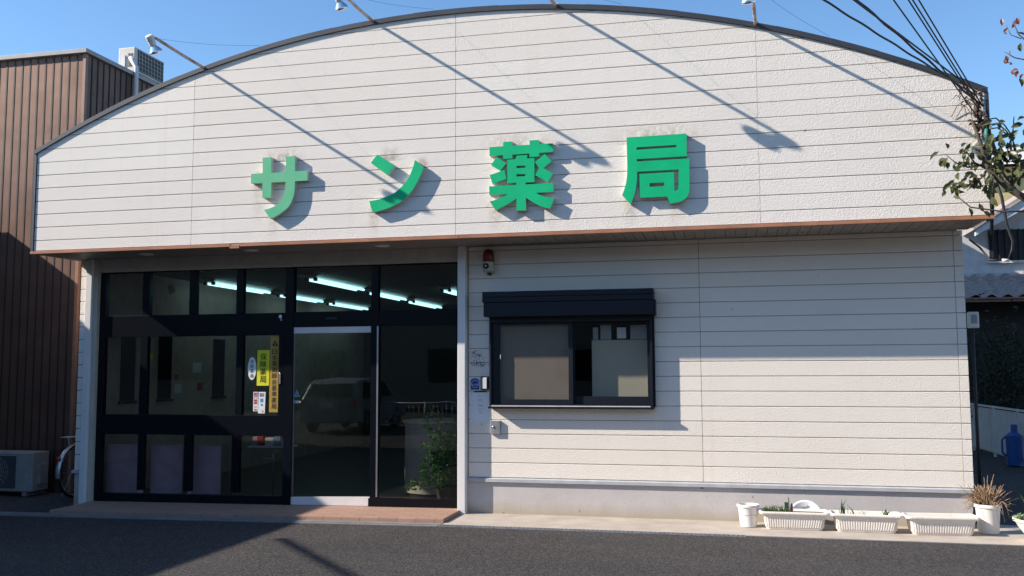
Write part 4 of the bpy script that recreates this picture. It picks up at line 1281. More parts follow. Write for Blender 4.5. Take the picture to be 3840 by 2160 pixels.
t = MB().add([(3.238, -.33, .10), (3.272, -.325, .10), (3.268, -.32, .19), (3.255, -.32, .205), (3.246, -.32, .185), (3.238, -.326, .10), (3.272, -.321, .10), (3.268, -.316, .19), (3.255, -.316, .205), (3.246, -.316, .185)],
             [(0, 1, 2, 3, 4), (9, 8, 7, 6, 5), (0, 5, 6, 1), (1, 6, 7, 2), (2, 7, 8, 3), (3, 8, 9, 4), (4, 9, 5, 0)]).build('seed_packet', M['cardboard'])
tag(t, 'torn brownish seed packet beside the green stake', 'seed packet')
# basin leaning on the wall behind the first planter
t = MB().lathe([(.105, 0), (.112, .004), (.142, .055), (.160, .060), (.160, .064), (.139, .061), (.108, .012), (.001, .010)], (3.40, -.10, .035), (-.08, -.94, .34), 40, False).build('wash_basin', M['oval_white'], None, True)
tag(t, 'white round wash basin leaning against the foundation', 'basin')

def pot(cx, cy, rb, rt, h, label, soil_m, z0=-.034, name='flower_pot'):
    t = thing(name, (cx, cy, z0), label, 'flower pot')
    MB().lathe([(rb * .9, 0), (rb, .004), (rt * .88, h * .86), (rt * .89, h * .87), (rt, h * .90), (rt, h * .985), (rt * .97, h), (rt * .90, h), (rt * .86, h * .93), (rb * .98, h * .3)], (cx, cy, z0), seg=40).build('pot_shell', M['pot_white'], t, 'auto')
    MB().lathe([(rt * .86, 0), (rt * .5, .008), (.001, .01)], (cx, cy, z0 + h * (.55 if 'empty' in label else .88)), seg=24, caps=False).build('soil', M[soil_m], t)
    return t
pot(2.853, -.285, .078, .108, .212, 'empty white round plastic pot left of the planters', 'dry_soil')
pot(5.005, -.22, .088, .118, .265, 'white pot of dead brown stems at the wall corner', 'soil')
rr = random.Random(21)
mb = MB()
for i in range(150):
    a = rr.uniform(0, 2 * math.pi)
    r0 = rr.uniform(0, .08)
    p0 = Vector((5.005 + r0 * math.cos(a), -.22 + r0 * math.sin(a), .20))
    h = rr.uniform(.08, .21) * (1.45 if i % 13 == 0 else 1)
    out = Vector((math.cos(a) * 1.5 + rr.gauss(.2, .5), math.sin(a) + rr.gauss(0, .4), 0)) * rr.uniform(.02, .085)
    pts = [p0 + out * (s_ ** 1.4) + Vector((rr.gauss(0, .004), rr.gauss(0, .004), h * s_)) for s_ in (0, .3, .6, .85, 1)]
    mb.tube(pts, [.0042, .004, .0035, .003, .0018], 5)
for i in range(26):
    a = rr.uniform(0, 2 * math.pi)
    p0 = Vector((5.005 + .10 * math.cos(a), -.22 + .10 * math.sin(a), .22))
    L = rr.uniform(.07, .19)
    d = Vector((math.cos(a), math.sin(a), 0))
    mb.tube([p0, p0 + d * L * .35 + Vector((0, 0, .05)), p0 + d * L * .7 + Vector((0, 0, rr.uniform(-.03, .04))), p0 + d * L + Vector((0, 0, rr.uniform(-.14, .05)))], [.003, .0026, .0022, .0014], 5)
tag(mb.build('dead_plant', M['stem_dry'], None, True), 'bushy cluster of dead brown stems sprouting from the corner pot', 'dead plant')
# bowl planter at the right edge
t = thing('bowl_planter', (5.40, -.58, -.03), 'white bowl planter with green weeds at the right edge', 'planter')
MB().lathe([(.12, 0), (.15, .005), (.235, .12), (.262, .17), (.275, .172), (.278, .19), (.265, .195), (.245, .19), (.22, .14)], (5.40, -.58, -.034), seg=48).build('bowl_shell', M['pot_white'], t, 'auto')
MB().lathe([(.235, 0), (.001, .012)], (5.40, -.58, .132), seg=32, caps=False).build('soil', M['soil'], t)
mb = MB()
for i in range(420):
    a, r0 = rr.uniform(0, 2 * math.pi), .27 * math.sqrt(rr.random())
    p = Vector((5.40 + r0 * math.cos(a), -.58 + r0 * math.sin(a), .14 + rr.uniform(0, .035)))
    mb.leaf(p, (rr.gauss(0, 1), rr.gauss(0, 1), rr.gauss(.4, .4)), (rr.gauss(0, .5), rr.gauss(0, .5), 1), rr.uniform(.02, .045), rr.uniform(.014, .026))
for i in range(14):
    a, r0 = rr.uniform(0, 2 * math.pi), .2 * math.sqrt(rr.random())
    p = Vector((5.40 + r0 * math.cos(a), -.58 + r0 * math.sin(a), .14))
    mb.leaf(p, (rr.gauss(-.15, .3), rr.gauss(0, .3), 1), (0, -1, .2), rr.uniform(.12, .26), .012)
tag(mb.build('weed_clump', M['weed']), 'low green weeds filling the bowl planter', 'weeds')

# ------------------------------------------------------------------ brown building on the left
bb = thing('brown_building', (-9.5, 4, 0), 'tall brown building with vertical ribbed metal cladding', 'building')
w = MB()
w.box(-22, -5.735, 1.0, 9.5, -.2, 5.80)
w.build('cladding', M['brown_wall'], bb)
mb = MB()
x = -5.87
while x > -12:
    mb.box(x - .011, x + .011, .9955, .9995, -.15, 5.79)
    x -= .1245
mb.build('front_ribs', M['rib'], bb)
mb = MB()
y = 1.13
while y < 9.4:
    mb.box(-5.7345, -5.726, y - .009, y + .009, -.15, 5.79)
    y += .1245
mb.build('side_ribs', M['rib'], bb)
MB().box(-5.770, -5.725, .985, 1.035, -.15, 5.798).build('corner_trim', M['brown_trim'], bb)
mb = MB()
mb.box(-22, -5.69, .945, 1.10, 5.802, 5.862)
mb.box(-5.80, -5.69, 1.1005, 9.5, 5.802, 5.862)
mb.build('cap_flashing', M['grey_cap'], bb, bevel=.004)

t = thing('rooftop_air_conditioner', (-5.88, 2.4, 5.86), 'outdoor air conditioner on the brown building roof edge', 'air conditioner')
MB().box(-6.02, -5.745, 2.07, 2.80, 5.90, 6.27).build('casing', M['ac_white'], t, bevel=.012)
co = MB().box(-5.744, -5.738, 2.14, 2.78, 5.93, 6.25).build('coil', M['ac_dark'], t)
gb = MB()
for i in range(9):
    y = 2.16 + i * .0755
    gb.tube([(-5.732, y, 5.93), (-5.732, y, 6.25)], .003, 5)
for i in range(6):
    z = 5.94 + i * .06
    gb.tube([(-5.732, 2.15, z), (-5.732, 2.775, z)], .003, 5)
gb.build('grille', M['ac_white'], t)
MB().box(-5.95, -5.90, 2.055, 2.069, 5.95, 6.15).build('valve_cover', M['pvc'], t)
lv = MB()
for i in range(7):
    lv.box(-5.86, -5.78, 2.062, 2.0695, 5.98 + i * .03, 5.992 + i * .03)
lv.build('louvre', M['ac_dark'], t)
for y in (2.2, 2.66):
    MB().box(-6.0, -5.76, y, y + .05, 5.862, 5.899).build('foot', M['black'], t)
t = MB().tube([(-5.80, 2.05, 6.10), (-5.74, 2.02, 6.02), (-5.665, 2.0, 5.93), (-5.66, 2.0, 5.7), (-5.665, 2.0, 5.0), (-5.665, 2.0, 4.2)], .032, 10).build('pipe_duct', M['pvc'], None, True)
tag(t, 'white refrigerant pipe duct running down the brown wall', 'pipe')

# ground air conditioner at far left
t = thing('air_conditioner', (-6.4, .70, -.09), 'white outdoor air conditioner on the ground by the brown wall', 'air conditioner')
MB().box(-6.80, -5.955, .56, .86, -.04, .455).build('casing', M['ac_shaded'], t, bevel=.014)
MB().box(-6.79, -6.20, .553, .5595, .0, .41).build('fan_panel', M['ac_dark'], t)
fg = MB()
for i in range(1, 7):
    fg.torus((-6.50, .548, .205), (0, 1, 0), .032 * i, .0025, 28, 5)
for k in range(8):
    a = k * math.pi / 8
    fg.tube([(-6.50 - .195 * math.cos(a), .548, .205 - .195 * math.sin(a)), (-6.50 + .195 * math.cos(a), .548, .205 + .195 * math.sin(a))], .0025, 5)
fg.build('fan_grille', M['ac_shaded'], t)
for x in (-6.7, -6.08):
    MB().box(x, x + .06, .54, .88, -.09, -.041).build('foot', M['gutter'], t)
MB().box(-5.9545, -5.925, .66, .80, .05, .30).build('valve_cover', M['ac_shaded'], t)

# bicycle in the gap, seen from behind
bi = thing('bicycle', (-5.28, .5, -.09), 'dark bicycle with red rear reflector parked in the gap', 'bicycle')
BX, BY, BZ = -5.28, .52, .245
for i, y in enumerate((BY, BY + 1.08)):
    wh = MB().torus((BX, y, BZ), (1, 0, 0), .315, .018, 40, 8).build('wheel', M['black'], bi, True)
    MB().torus((BX, y, BZ), (1, 0, 0), .295, .010, 40, 6).build('rim', M['steel'], wh, True)
    sp = MB()
    for k in range(16):
        a = k * 2 * math.pi / 16
        sp.tube([(BX, y, BZ), (BX, y + .29 * math.cos(a), BZ + .29 * math.sin(a))], .0013, 4)
    sp.lathe([(.02, -.04), (.02, .04)], (BX, y, BZ), (1, 0, 0), 10)
    sp.build('spokes', M['steel'], wh)
def fender(y, a0, a1):
    vs, fs = [], []
    n = 20
    for i in range(n + 1):
        a = R(a0 + (a1 - a0) * i / n)
        for dx, rr_ in ((-.03, .338), (-.015, .350), (.015, .350), (.03, .338)):
            vs.append((BX + dx, y + rr_ * math.cos(a), BZ + rr_ * math.sin(a)))
    for i in range(n):
        for k in range(3):
            fs.append((i * 4 + k, i * 4 + k + 1, i * 4 + k + 5, i * 4 + k + 4))
    return MB().add(vs, fs)
fender(BY, 40, 190).build('fender', M['steel'], bi, True)
fender(BY + 1.08, 10, 130).build('fender', M['steel'], bi, True)
fm = MB()
bb_ = (BX, BY + .42, BZ + .0)
seat_ = (BX, BY + .27, BZ + .50)
head_t, head_b = (BX, BY + .90, BZ + .60), (BX, BY + .96, BZ + .38)
for a, b in (((BX, BY, BZ), bb_), ((BX, BY, BZ), seat_), (bb_, seat_), (bb_, head_b), (seat_, head_b), (head_t, head_b), (head_b, (BX, BY + 1.08, BZ))):
    fm.tube([a, b], .015, 8)
fm.build('frame', M['blue_print'], bi, True)
MB().lathe([(.05, -.05), (.05, .05)], (BX, BY + .42, BZ), (1, 0, 0), 16).build('crank', M['steel'], bi, True)
MB().tube([(BX - .27, BY + .72, BZ + .70), (BX - .20, BY + .86, BZ + .74), (BX, BY + .90, BZ + .68), (BX + .20, BY + .86, BZ + .74), (BX + .27, BY + .72, BZ + .70)], .012, 8).build('handlebar', M['steel'], bi, True)
MB().lathe([(.03, 0), (.08, .02), (.085, .05), (.03, .06)], (BX, BY + .25, BZ + .55), seg=20).build('saddle', M['black'], bi, True)
rk = MB()
for dx in (-.06, -.02, .02, .06):
    rk.tube([(BX + dx, BY - .22, BZ + .43), (BX + dx, BY + .22, BZ + .43)], .006, 6)
for y in (-.22, 0, .22):
    rk.tube([(BX - .06, BY + y, BZ + .43), (BX + .06, BY + y, BZ + .43)], .006, 6)
for dx in (-.06, .06):
    rk.tube([(BX + dx, BY - .1, BZ + .43), (BX + dx * .8, BY, BZ)], .005, 6)
rk.build('rear_rack', M['steel'], bi, True)
MB().lathe([(.028, 0), (.028, .012), (.018, .018)], (BX, BY - .325, BZ + .18), (0, -1, .3), 16).build('rear_reflector', M['red_glass'], bi, True)
MB().tube([(BX - .02, BY - .05, BZ), (BX - .12, BY - .1, BZ - .31)], .006, 6).build('kickstand', M['steel'], bi)

# ------------------------------------------------------------------ right side: house, fence, tank, meter
hs_ = thing('tiled_house', (11, 13, 0), 'white plastered house with grey tiled lower roof and dark lattice window', 'house')
HY = 11.0
MB().box(6.2, 20, HY, 18, 3.0, 4.75).build('wall', M['house_white'], hs_)
MB().box(6.3, 20, HY + .05, 17.9, -.1, 2.999).build('lower_wall', M['shutter_dark'], hs_)  # shade under the tiled roof put into a near-black wall colour
lt = MB().box(7.98, 10.4, HY - .05, HY - .001, 3.67, 4.30).build('lattice_window', M['shutter_dark'], hs_)
sl = MB()
x = 8.02
while x < 10.4:
    sl.box(x, x + .022, HY - .09, HY - .051, 3.66, 4.31)
    x += .125
sl.build('lattice', M['rib'], lt)
MB().box(7.93, 10.45, HY - .10, HY - .002, 3.61, 3.658).build('sill', M['house_white'], lt)
rt = MB()
y0, z0, y1, z1 = 9.9, 2.84, 11.0, 3.36
nr = 6
for r in range(nr):
    ya, yb = y0 + (y1 - y0) * r / nr, y0 + (y1 - y0) * (r + 1) / nr + .03
    za, zb = z0 + (z1 - z0) * r / nr, z0 + (z1 - z0) * (r + 1) / nr
    x = 6.0
    while x < 12:
        n = 10
        vs, fs = [], []
        for k in range(n + 1):
            u_ = k / n
            px, h = x + .285 * u_, .060 * (math.cos(2 * math.pi * u_) * .5 + .5) ** 1.2
            vs += [(px, ya, za + h + .024), (px, yb, zb + h + .004), (px, ya, za + h - .004)]
        for k in range(n):
            fs += [(3 * k, 3 * k + 3, 3 * k + 4, 3 * k + 1), (3 * k, 3 * k + 2, 3 * k + 5, 3 * k + 3)]
        rt.add(vs, fs)
        x += .285
ro = rt.build('lower_roof', M['roof_tile'], hs_, 'auto')
mb = MB()
mb.add([(6.0, 9.93, 2.82), (12, 9.93, 2.82), (12, 11.0, 3.33), (6.0, 11.0, 3.33), (6.0, 9.93, 2.76), (12, 9.93, 2.76), (12, 11.0, 3.0), (6.0, 11.0, 3.0)],
       [(0, 1, 2, 3), (7, 6, 5, 4), (0, 4, 5, 1), (1, 5, 6, 2), (3, 7, 4, 0)])
mb.build('roof_deck', M['brown_trim'], ro)
MB().tube([(6.0, 9.88, 2.82), (12, 9.88, 2.82)], .02, 8).build('roof_gutter', M['brown_trim'], ro, True)
MB().box(6.2, 14, HY - .015, HY - .0005, 3.40, 3.52).build('roof_flashing', M['house_white'], hs_)
gv = MB()
gv.add([(7.55, 10.2, 4.10), (9.8, 10.2, 5.34), (9.8, 10.2, 5.70), (7.55, 10.2, 4.20), (7.55, 10.3, 4.10), (9.8, 10.3, 5.34), (9.8, 10.3, 5.70), (7.55, 10.3, 4.20)],
       [(0, 1, 2, 3), (7, 6, 5, 4), (0, 4, 5, 1), (3, 2, 6, 7), (0, 3, 7, 4), (1, 5, 6, 2)])
vb = gv.build('verge_board', M['house_white'], hs_)
MB().add([(7.50, 10.15, 4.205), (9.8, 10.15, 5.705), (9.8, 18, 5.705), (7.50, 18, 4.205), (7.50, 10.15, 4.27), (9.8, 10.15, 5.78), (9.8, 18, 5.78), (7.50, 18, 4.27)],
         [(3, 2, 1, 0), (4, 5, 6, 7), (0, 1, 5, 4), (3, 0, 4, 7)]).build('upper_roof', M['roof_tile'], hs_)
MB().add([(8.4, HY + .002, 4.752), (11.4, HY + .002, 4.752), (9.9, HY + .002, 5.6), (8.4, HY + .12, 4.752), (11.4, HY + .12, 4.752), (9.9, HY + .12, 5.6)], [(0, 1, 2), (5, 4, 3)]).build('gable_wall', M['house_white'], hs_)

yh = thing('yellow_house', (13, 17, 0), 'pale yellow upper house wall glimpsed behind the tree', 'house')
MB().box(9.3, 20, 19, 25, -.1, 7.2).build('wall', M['house_yellow'], yh)
MB().add([(9.0, 18.6, 7.2), (20.3, 18.6, 7.2), (20.3, 22, 8.4), (9.0, 22, 8.4), (20.3, 25.3, 7.2), (9.0, 25.3, 7.2)], [(0, 1, 2, 3), (3, 2, 4, 5), (0, 3, 5), (1, 4, 2)]).build('roof', M['house_white'], yh)

fe = thing('slat_fence', (7.1, 7.5, 0), 'pale vertical slat fence in the shaded alley', 'fence')
p0, p1 = Vector((7.07, 9.3, 0)), Vector((7.14, 5.2, 0))
sl = MB()
L = (p1 - p0).length
n = int(L / .085)
for i in range(n):
    c_ = p0.lerp(p1, (i + .5) / n)
    sl.box(c_.x - .008, c_.x + .008, c_.y - .026, c_.y + .026, .03, .78)
sl.build('slats', M['fence'], fe)
for z in (.80, .06):
    MB().add([(p0.x - .02, p0.y, z), (p0.x + .02, p0.y, z), (p1.x + .02, p1.y, z), (p1.x - .02, p1.y, z), (p0.x - .02, p0.y, z - .03 + .06), (p0.x + .02, p0.y, z + .03), (p1.x + .02, p1.y, z + .03), (p1.x - .02, p1.y, z + .03)],
             [(0, 3, 2, 1), (4, 5, 6, 7), (0, 1, 5, 4), (2, 3, 7, 6), (1, 2, 6, 5), (3, 0, 4, 7)]).build('rail', M['fence'], fe)
for f in (.02, .34, .66, .98):
    c_ = p0.lerp(p1, f)
    MB().box(c_.x + .02, c_.x + .06, c_.y - .02, c_.y + .02, -.05, .83).build('post', M['fence'], fe)
bt = thing('plastic_container', (7.0, 6.9, -.035), 'blue plastic container standing against the slat fence', 'container')
MB().lathe([(.09, 0), (.115, .02), (.12, .40), (.12, .47), (.06, .52)], (6.98, 6.2, -.035), seg=20).build('container_body', M['blue_plastic'], bt, 'auto')
MB().lathe([(.05, .52), (.05, .62), (.045, .64)], (6.99, 6.2, -.035), seg=16).build('spout', M['blue_plastic'], bt, 'auto')
MB().tube([(6.86, 6.2, .12), (6.81, 6.2, .18), (6.81, 6.2, .36), (6.86, 6.2, .42)], .016, 8).build('handle', M['blue_plastic'], bt, True)

t = thing('electric_meter', (5.36, 1.5, 2.0), 'grey electric meter box on a thin post past the wall corner', 'electric meter')
MB().box(5.305, 5.415, 1.45, 1.53, 1.925, 2.105).build('meter_case', M['ac_white'], t, bevel=.01)
MB().box(5.330, 5.392, 1.446, 1.4495, 1.975, 2.075).build('dial_window', M['grey_print'], t)
MB().tube([(5.36, 1.53, -.04), (5.36, 1.53, 2.09)], .018, 8).build('post', M['shutter_dark'], t, True)

# hedge under the tiled roof
def bush(name, c, sx, sy, sz, n, L, m, label, cat, seed, z_lo=0.0):
    r_ = random.Random(seed)
    t = thing(name, c, label, cat)
    lf, st_ = MB(), MB()
    for k in range(9):
        a = r_.uniform(0, 2 * math.pi)
        e = Vector(c) + Vector((sx * .6 * math.cos(a), sy * .6 * math.sin(a), sz * r_.uniform(1.0, 1.7)))
        st_.tube([Vector(c), Vector(c).lerp(e, .5) + Vector((r_.gauss(0, .05), r_.gauss(0, .05), 0)), e], [.03, .018, .008], 5)
    cl = [(Vector((r_.uniform(-1, 1) * sx, r_.uniform(-1, 1) * sy, r_.uniform(.1, 1.9) * sz)), r_.uniform(.15, .34)) for _ in range(60)]
    for i in range(n):
        cc, rad = cl[r_.randrange(len(cl))]
        p = Vector(c) + cc + Vector((r_.gauss(0, rad), r_.gauss(0, rad), r_.gauss(0, rad)))
        if p.z < z_lo: continue
        lf.leaf(p, (r_.gauss(0, 1), r_.gauss(0, 1), r_.gauss(0, .8)), (r_.gauss(0, .6), r_.gauss(-.5, .6), r_.gauss(.6, .5)), L * r_.uniform(.7, 1.3), L * .6)
    lf.build('crown', m, t)
    st_.build('stem', M['bark'], t)
    return t
bush('garden_shrub', (7.75, 9.6, -.03), .55, .25, 1.15, 3000, .075, M['leaf_hedge'], 'tall dark garden shrub under the tiled roof', 'shrub', 31)
bush('garden_shrub', (8.9, 8.7, -.03), .6, .35, 1.05, 2400, .075, M['leaf_hedge'], 'dark garden shrub beyond the fence, at the right edge', 'shrub', 32)

# ------------------------------------------------------------------ tree at the right
tr_ = thing('street_tree', (5.95, -1.25, -.04), 'small broad-leaved tree reaching in from the right edge', 'tree')
tk = MB()
tk.tube([(5.95, -1.25, -.05), (5.93, -1.22, .8), (5.86, -1.25, 1.7), (5.80, -1.2, 2.35), (5.68, -1.18, 2.62)], [.085, .07, .06, .052, .044], 10)
tk.tube([(5.80, -1.2, 2.35), (5.90, -1.22, 2.9), (5.86, -1.25, 3.5), (5.75, -1.3, 4.1), (5.68, -1.3, 4.5)], [.045, .036, .028, .02, .012], 8)
tk.build('trunk', M['bark'], tr_, True)
br = MB()
lf = MB()
lr = MB()
rr = random.Random(44)
def limb(pts, r0, r1):
    n = len(pts)
    br.tube(pts, [r0 + (r1 - r0) * i / (n - 1) for i in range(n)], 7)
def leaves(p, n, spread, L, mb=None, droop=.5):
    mb = mb or lf
    for i in range(n):
        q = Vector(p) + Vector((rr.gauss(0, spread), rr.gauss(0, spread), rr.gauss(0, spread)))
        mb.leaf(q, (rr.gauss(-.1, .7), rr.gauss(0, .6), rr.gauss(-droop, .55)), (rr.gauss(-.4, .5), rr.gauss(-.8, .4), rr.gauss(.3, .5)), L * rr.uniform(.7, 1.25), L * rr.uniform(.42, .58))
# main bough from the trunk to the fascia corner
limb([(5.68, -1.18, 2.62), (5.35, -1.2, 2.78), (5.05, -1.2, 3.0), (4.90, -1.18, 3.18), (4.86, -1.15, 3.42), (4.80, -1.15, 3.62)], .042, .010)
limb([(4.90, -1.18, 3.18), (4.80, -1.18, 3.24), (4.72, -1.2, 3.36)], .012, .004)
limb([(4.86, -1.18, 3.22), (4.74, -1.2, 3.20), (4.64, -1.22, 3.24), (4.56, -1.22, 3.32)], .010, .003)
limb([(5.30, -1.2, 2.80), (5.0, -1.22, 2.80), (4.74, -1.22, 2.85), (4.64, -1.22, 2.95), (4.60, -1.22, 3.06)], .009, .003)
limb([(4.88, -1.18, 3.14), (4.78, -1.2, 3.04), (4.72, -1.2, 3.0)], .007, .003)
limb([(5.05, -1.2, 3.0), (5.12, -1.2, 3.2), (5.10, -1.2, 3.45), (5.12, -1.2, 3.62)], .012, .004)
limb([(5.3, -1.2, 2.8), (5.22, -1.2, 3.05), (5.24, -1.2, 3.3)], .010, .003)
limb([(5.15, -1.2, 2.92), (5.02, -1.2, 3.12), (4.96, -1.2, 3.3), (4.95, -1.2, 3.45)], .012, .004)
limb([(5.75, -1.3, 4.1), (5.45, -1.3, 4.12), (5.25, -1.3, 4.20), (5.16, -1.3, 4.30), (5.12, -1.3, 4.42)], .012, .003)
limb([(5.45, -1.3, 4.10), (5.25, -1.3, 4.06), (5.12, -1.3, 4.10), (5.04, -1.3, 4.16)], .009, .002)
limb([(5.18, -1.3, 4.26), (5.10, -1.3, 4.30), (5.07, -1.3, 4.38)], .004, .002)
for p, n in (((4.55, -1.22, 3.34), 3), ((4.58, -1.22, 3.26), 3), ((4.66, -1.22, 3.22), 5), ((4.74, -1.2, 3.36), 4), ((4.78, -1.2, 3.42), 3), ((4.63, -1.22, 3.02), 5), ((4.60, -1.22, 3.08), 3), ((4.72, -1.2, 3.08), 4),
             ((4.56, -1.22, 2.98), 2), ((4.65, -1.22, 2.92), 1), ((4.80, -1.2, 2.86), 2), ((4.80, -1.2, 3.08), 5), ((4.78, -1.2, 3.22), 3)):
    leaves(p, int(n * 1.4 + .5), .032, .085)
for p, n in (((4.93, -1.18, 3.36), 14), ((4.98, -1.2, 3.25), 14), ((4.92, -1.18, 3.12), 9), ((5.08, -1.2, 3.30), 10), ((5.10, -1.2, 3.12), 8), ((5.02, -1.2, 3.45), 8), ((5.2, -1.2, 3.3), 6), ((5.24, -1.2, 3.15), 5), ((4.87, -1.18, 3.0), 5), ((4.90, -1.15, 3.5), 5), ((5.12, -1.2, 3.5), 4)):
    leaves(p, int(n * 1.7), .05, .095)
for p, n in (((5.12, -1.3, 4.40), 3), ((5.06, -1.3, 4.36), 2), ((5.0, -1.3, 4.42), 1), ((5.06, -1.3, 4.14), 3), ((5.02, -1.3, 4.06), 2), ((5.14, -1.3, 3.96), 3), ((5.22, -1.3, 3.94), 3), ((5.2, -1.3, 4.0), 2)):
    leaves(p, n, .03, .062, lr, .9)
leaves((5.20, -1.3, 4.24), 3, .03, .085)
leaves((5.22, -1.3, 4.05), 3, .03, .085)
leaves((5.6, -1.3, 3.4), 60, .16, .09)
leaves((5.8, -1.3, 3.9), 60, .22, .09)
leaves((5.85, -1.2, 4.4), 60, .22, .09)
br.build('branches', M['bark'], tr_, True)
lf.build('crown', M['leaf_tree'], tr_)
lr.build('autumn_leaves', M['leaf_red'], tr_)

# ------------------------------------------------------------------ cables
def sagging(a, b, sag, n=24):
    a, b = Vector(a), Vector(b)
    return [a.lerp(b, i / n) + Vector((0, 0, -4 * sag * (i / n) * (1 - i / n))) for i in range(n + 1)]
up_ = thing('utility_pole', (-3.6, -13.6, -.09), 'tall concrete utility pole across the forecourt', 'utility pole')
MB().tube([(-3.6, -13.6, -.1), (-3.6, -13.6, 10.2)], [.17, .11], 16).build('mast', M['gutter'], up_, True)
for z in (9.5, 8.6):
    MB().box(-4.5, -2.7, -13.72, -13.62, z, z + .08).build('crossarm', M['galv'], up_)
def wire(a, q, r, label, twist=0.0):
    """service wire from the fascia corner a through the point q to the pole side"""
    a, q = Vector(a), Vector(q)
    k = (a.y + 13.6) / (a.y - q.y)
    e = a + (q - a) * k
    m_pts = [a + (q - a) * (k * i / 40) for i in range(41)]
    if twist:
        m_pts = []
        for i in range(161):
            s_ = k * i / 160
            ph = i * 1.2
            m_pts.append(a + (q - a) * s_ + Vector((math.cos(ph), 0, math.sin(ph))) * twist)
    o = MB().tube(m_pts, r, 6).build('service_wire', M['cable'], None, True)
    tag(o, label, 'overhead wire', 'wires running up from the fascia corner')
AN = (4.955, -.76, 3.90)
wire((4.93, -.74, 3.96), (3.44, -2.95, 4.10), .008, 'leftmost twisted wire running down to the fascia corner', .003)
wire((4.95, -.74, 3.98), (3.60, -2.95, 4.12), .007, 'second wire from the left running to the fascia corner')
wire((4.96, -.74, 3.88), (3.72, -2.6, 4.20), .0095, 'wavy thick wire between the two wire bundles', .004)
wire((4.97, -.76, 3.70), (3.97, -2.5, 4.24), .0065, 'wire ending lowest on the corner, left in its bundle')
wire((4.965, -.76, 3.80), (4.145, -2.1, 4.39), .0065, 'upper bundle wire, second from its left')
wire((4.975, -.76, 3.82), (4.175, -2.1, 4.39), .0065, 'upper bundle wire, third from its left')
wire((4.99, -.76, 3.84), (4.22, -2.1, 4.385), .0065, 'rightmost upper wire running to the fascia corner')
# corner bracket with splices and a dead vine
t = thing('wire_bracket', (4.98, -.70, 3.8), 'wire splice bracket tangled with dead vine at the corner', 'wire bracket')
MB().tube([(5.0, -.62, 3.95), (5.0, -.78, 3.95), (5.0, -.78, 3.62), (5.0, -.62, 3.62)], .010, 6).build('bracket', M['galv'], t, True)
for (x, z) in ((4.95, 3.70), (4.98, 3.62), (4.93, 3.78)):
    MB().lathe([(.014, 0), (.022, .02), (.022, .08), (.012, .10)], (x, -.78, z), (.2, 0, 1), 10).build('splice', M['dead_plant'], t, True)
MB().lathe([(.012, 0), (.016, .02), (.014, .12)], (4.99, -.80, 3.50), (.1, 0, 1), 10).build('insulator', M['teal'], t, True)
rr = random.Random(9)
mb = MB()
for i in range(28):
    p = Vector((4.90 + rr.uniform(-.10, .10), -.75 + rr.uniform(-.05, .05), 3.92 + rr.uniform(-.06, .08)))
    q = p + Vector((rr.gauss(0, .07), rr.gauss(0, .03), rr.gauss(-.05, .08)))
    mb.tube([p, p.lerp(q, .5) + Vector((0, 0, .03)), q], .0035, 5)
for i in range(45):
    p = Vector((4.95 + rr.gauss(0, .035), -.78 + rr.gauss(0, .02), 3.68 + rr.gauss(0, .045)))
    mb.leaf(p, (rr.gauss(0, 1), rr.gauss(0, 1), rr.gauss(-.5, .5)), (0, -1, .3), .045, .03)
for i in range(22):
    p = Vector((4.92 + rr.gauss(0, .05), -.76 + rr.gauss(0, .02), 3.95 + rr.gauss(0, .03)))
    mb.leaf(p, (rr.gauss(0, 1), rr.gauss(0, 1), rr.gauss(-.5, .5)), (0, -1, .3), .04, .026)
mb.build('dead_vine', M['dead_plant'], t)
o = MB().tube([(4.99, -.74, 3.95), (5.03, -.74, 3.78), (5.04, -.74, 3.6), (5.09, -.72, 3.42), (5.10, -.70, 3.25), (5.06, -.70, 3.1), (5.05, -.66, 2.9), (5.16, -.2, 2.75)], .016, 10).build('service_cable', M['cable'], None, True)
tag(o, 'thick black service cable hugging the fascia end', 'cable')
o = MB().tube([(5.02, -.78, 3.30), (5.10, -.8, 3.0), (5.13, -.8, 2.75), (5.17, -.8, 2.6), (5.16, -.8, 2.52), (5.13, -.8, 2.44)], [.014, .014, .013, .011, .010, .010], 8).build('hanging_cable', M['cable'], None, True)
tag(o, 'black cable drooping past the corner to a white sleeve', 'cable')
t = thing('cable_sleeve', (5.1, -.8, 2.43), 'white-tipped horizontal cable sleeve beyond the wall corner', 'cable sleeve')
MB().tube([(4.965, -.2, 2.70), (5.0, -.4, 2.6), (4.98, -.8, 2.44), (5.09, -.8, 2.432)], .009, 8).build('conduit', M['shutter_dark'], t, True)
MB().tube([(5.075, -.8, 2.432), (5.135, -.8, 2.430)], .014, 10).build('sleeve_tip', M['pvc'], t, True)
for i, (dx, dz) in enumerate(((0, 0), (.02, -.05), (.03, -.09))):
    o = MB().tube([(5.02, -.74, 3.72 + dz), (5.10 + dx * .3, -.74, 3.73 + dz), (5.17, -.74, 3.66 + dz * .8), (5.215, -.74, 3.58 + dz * .5), (5.245 - i * .03, -.74, 3.46 + dz * .3), (5.28 - i * .03, -.70, 3.36)], .006, 6).build('drip_loop', M['cable'], None, True)
    tag(o, ['uppermost black wire loop right of the fascia corner', 'middle black wire loop right of the fascia corner', 'lowest black wire loop right of the fascia corner'][i], 'wire', 'wire loops right of the fascia corner')

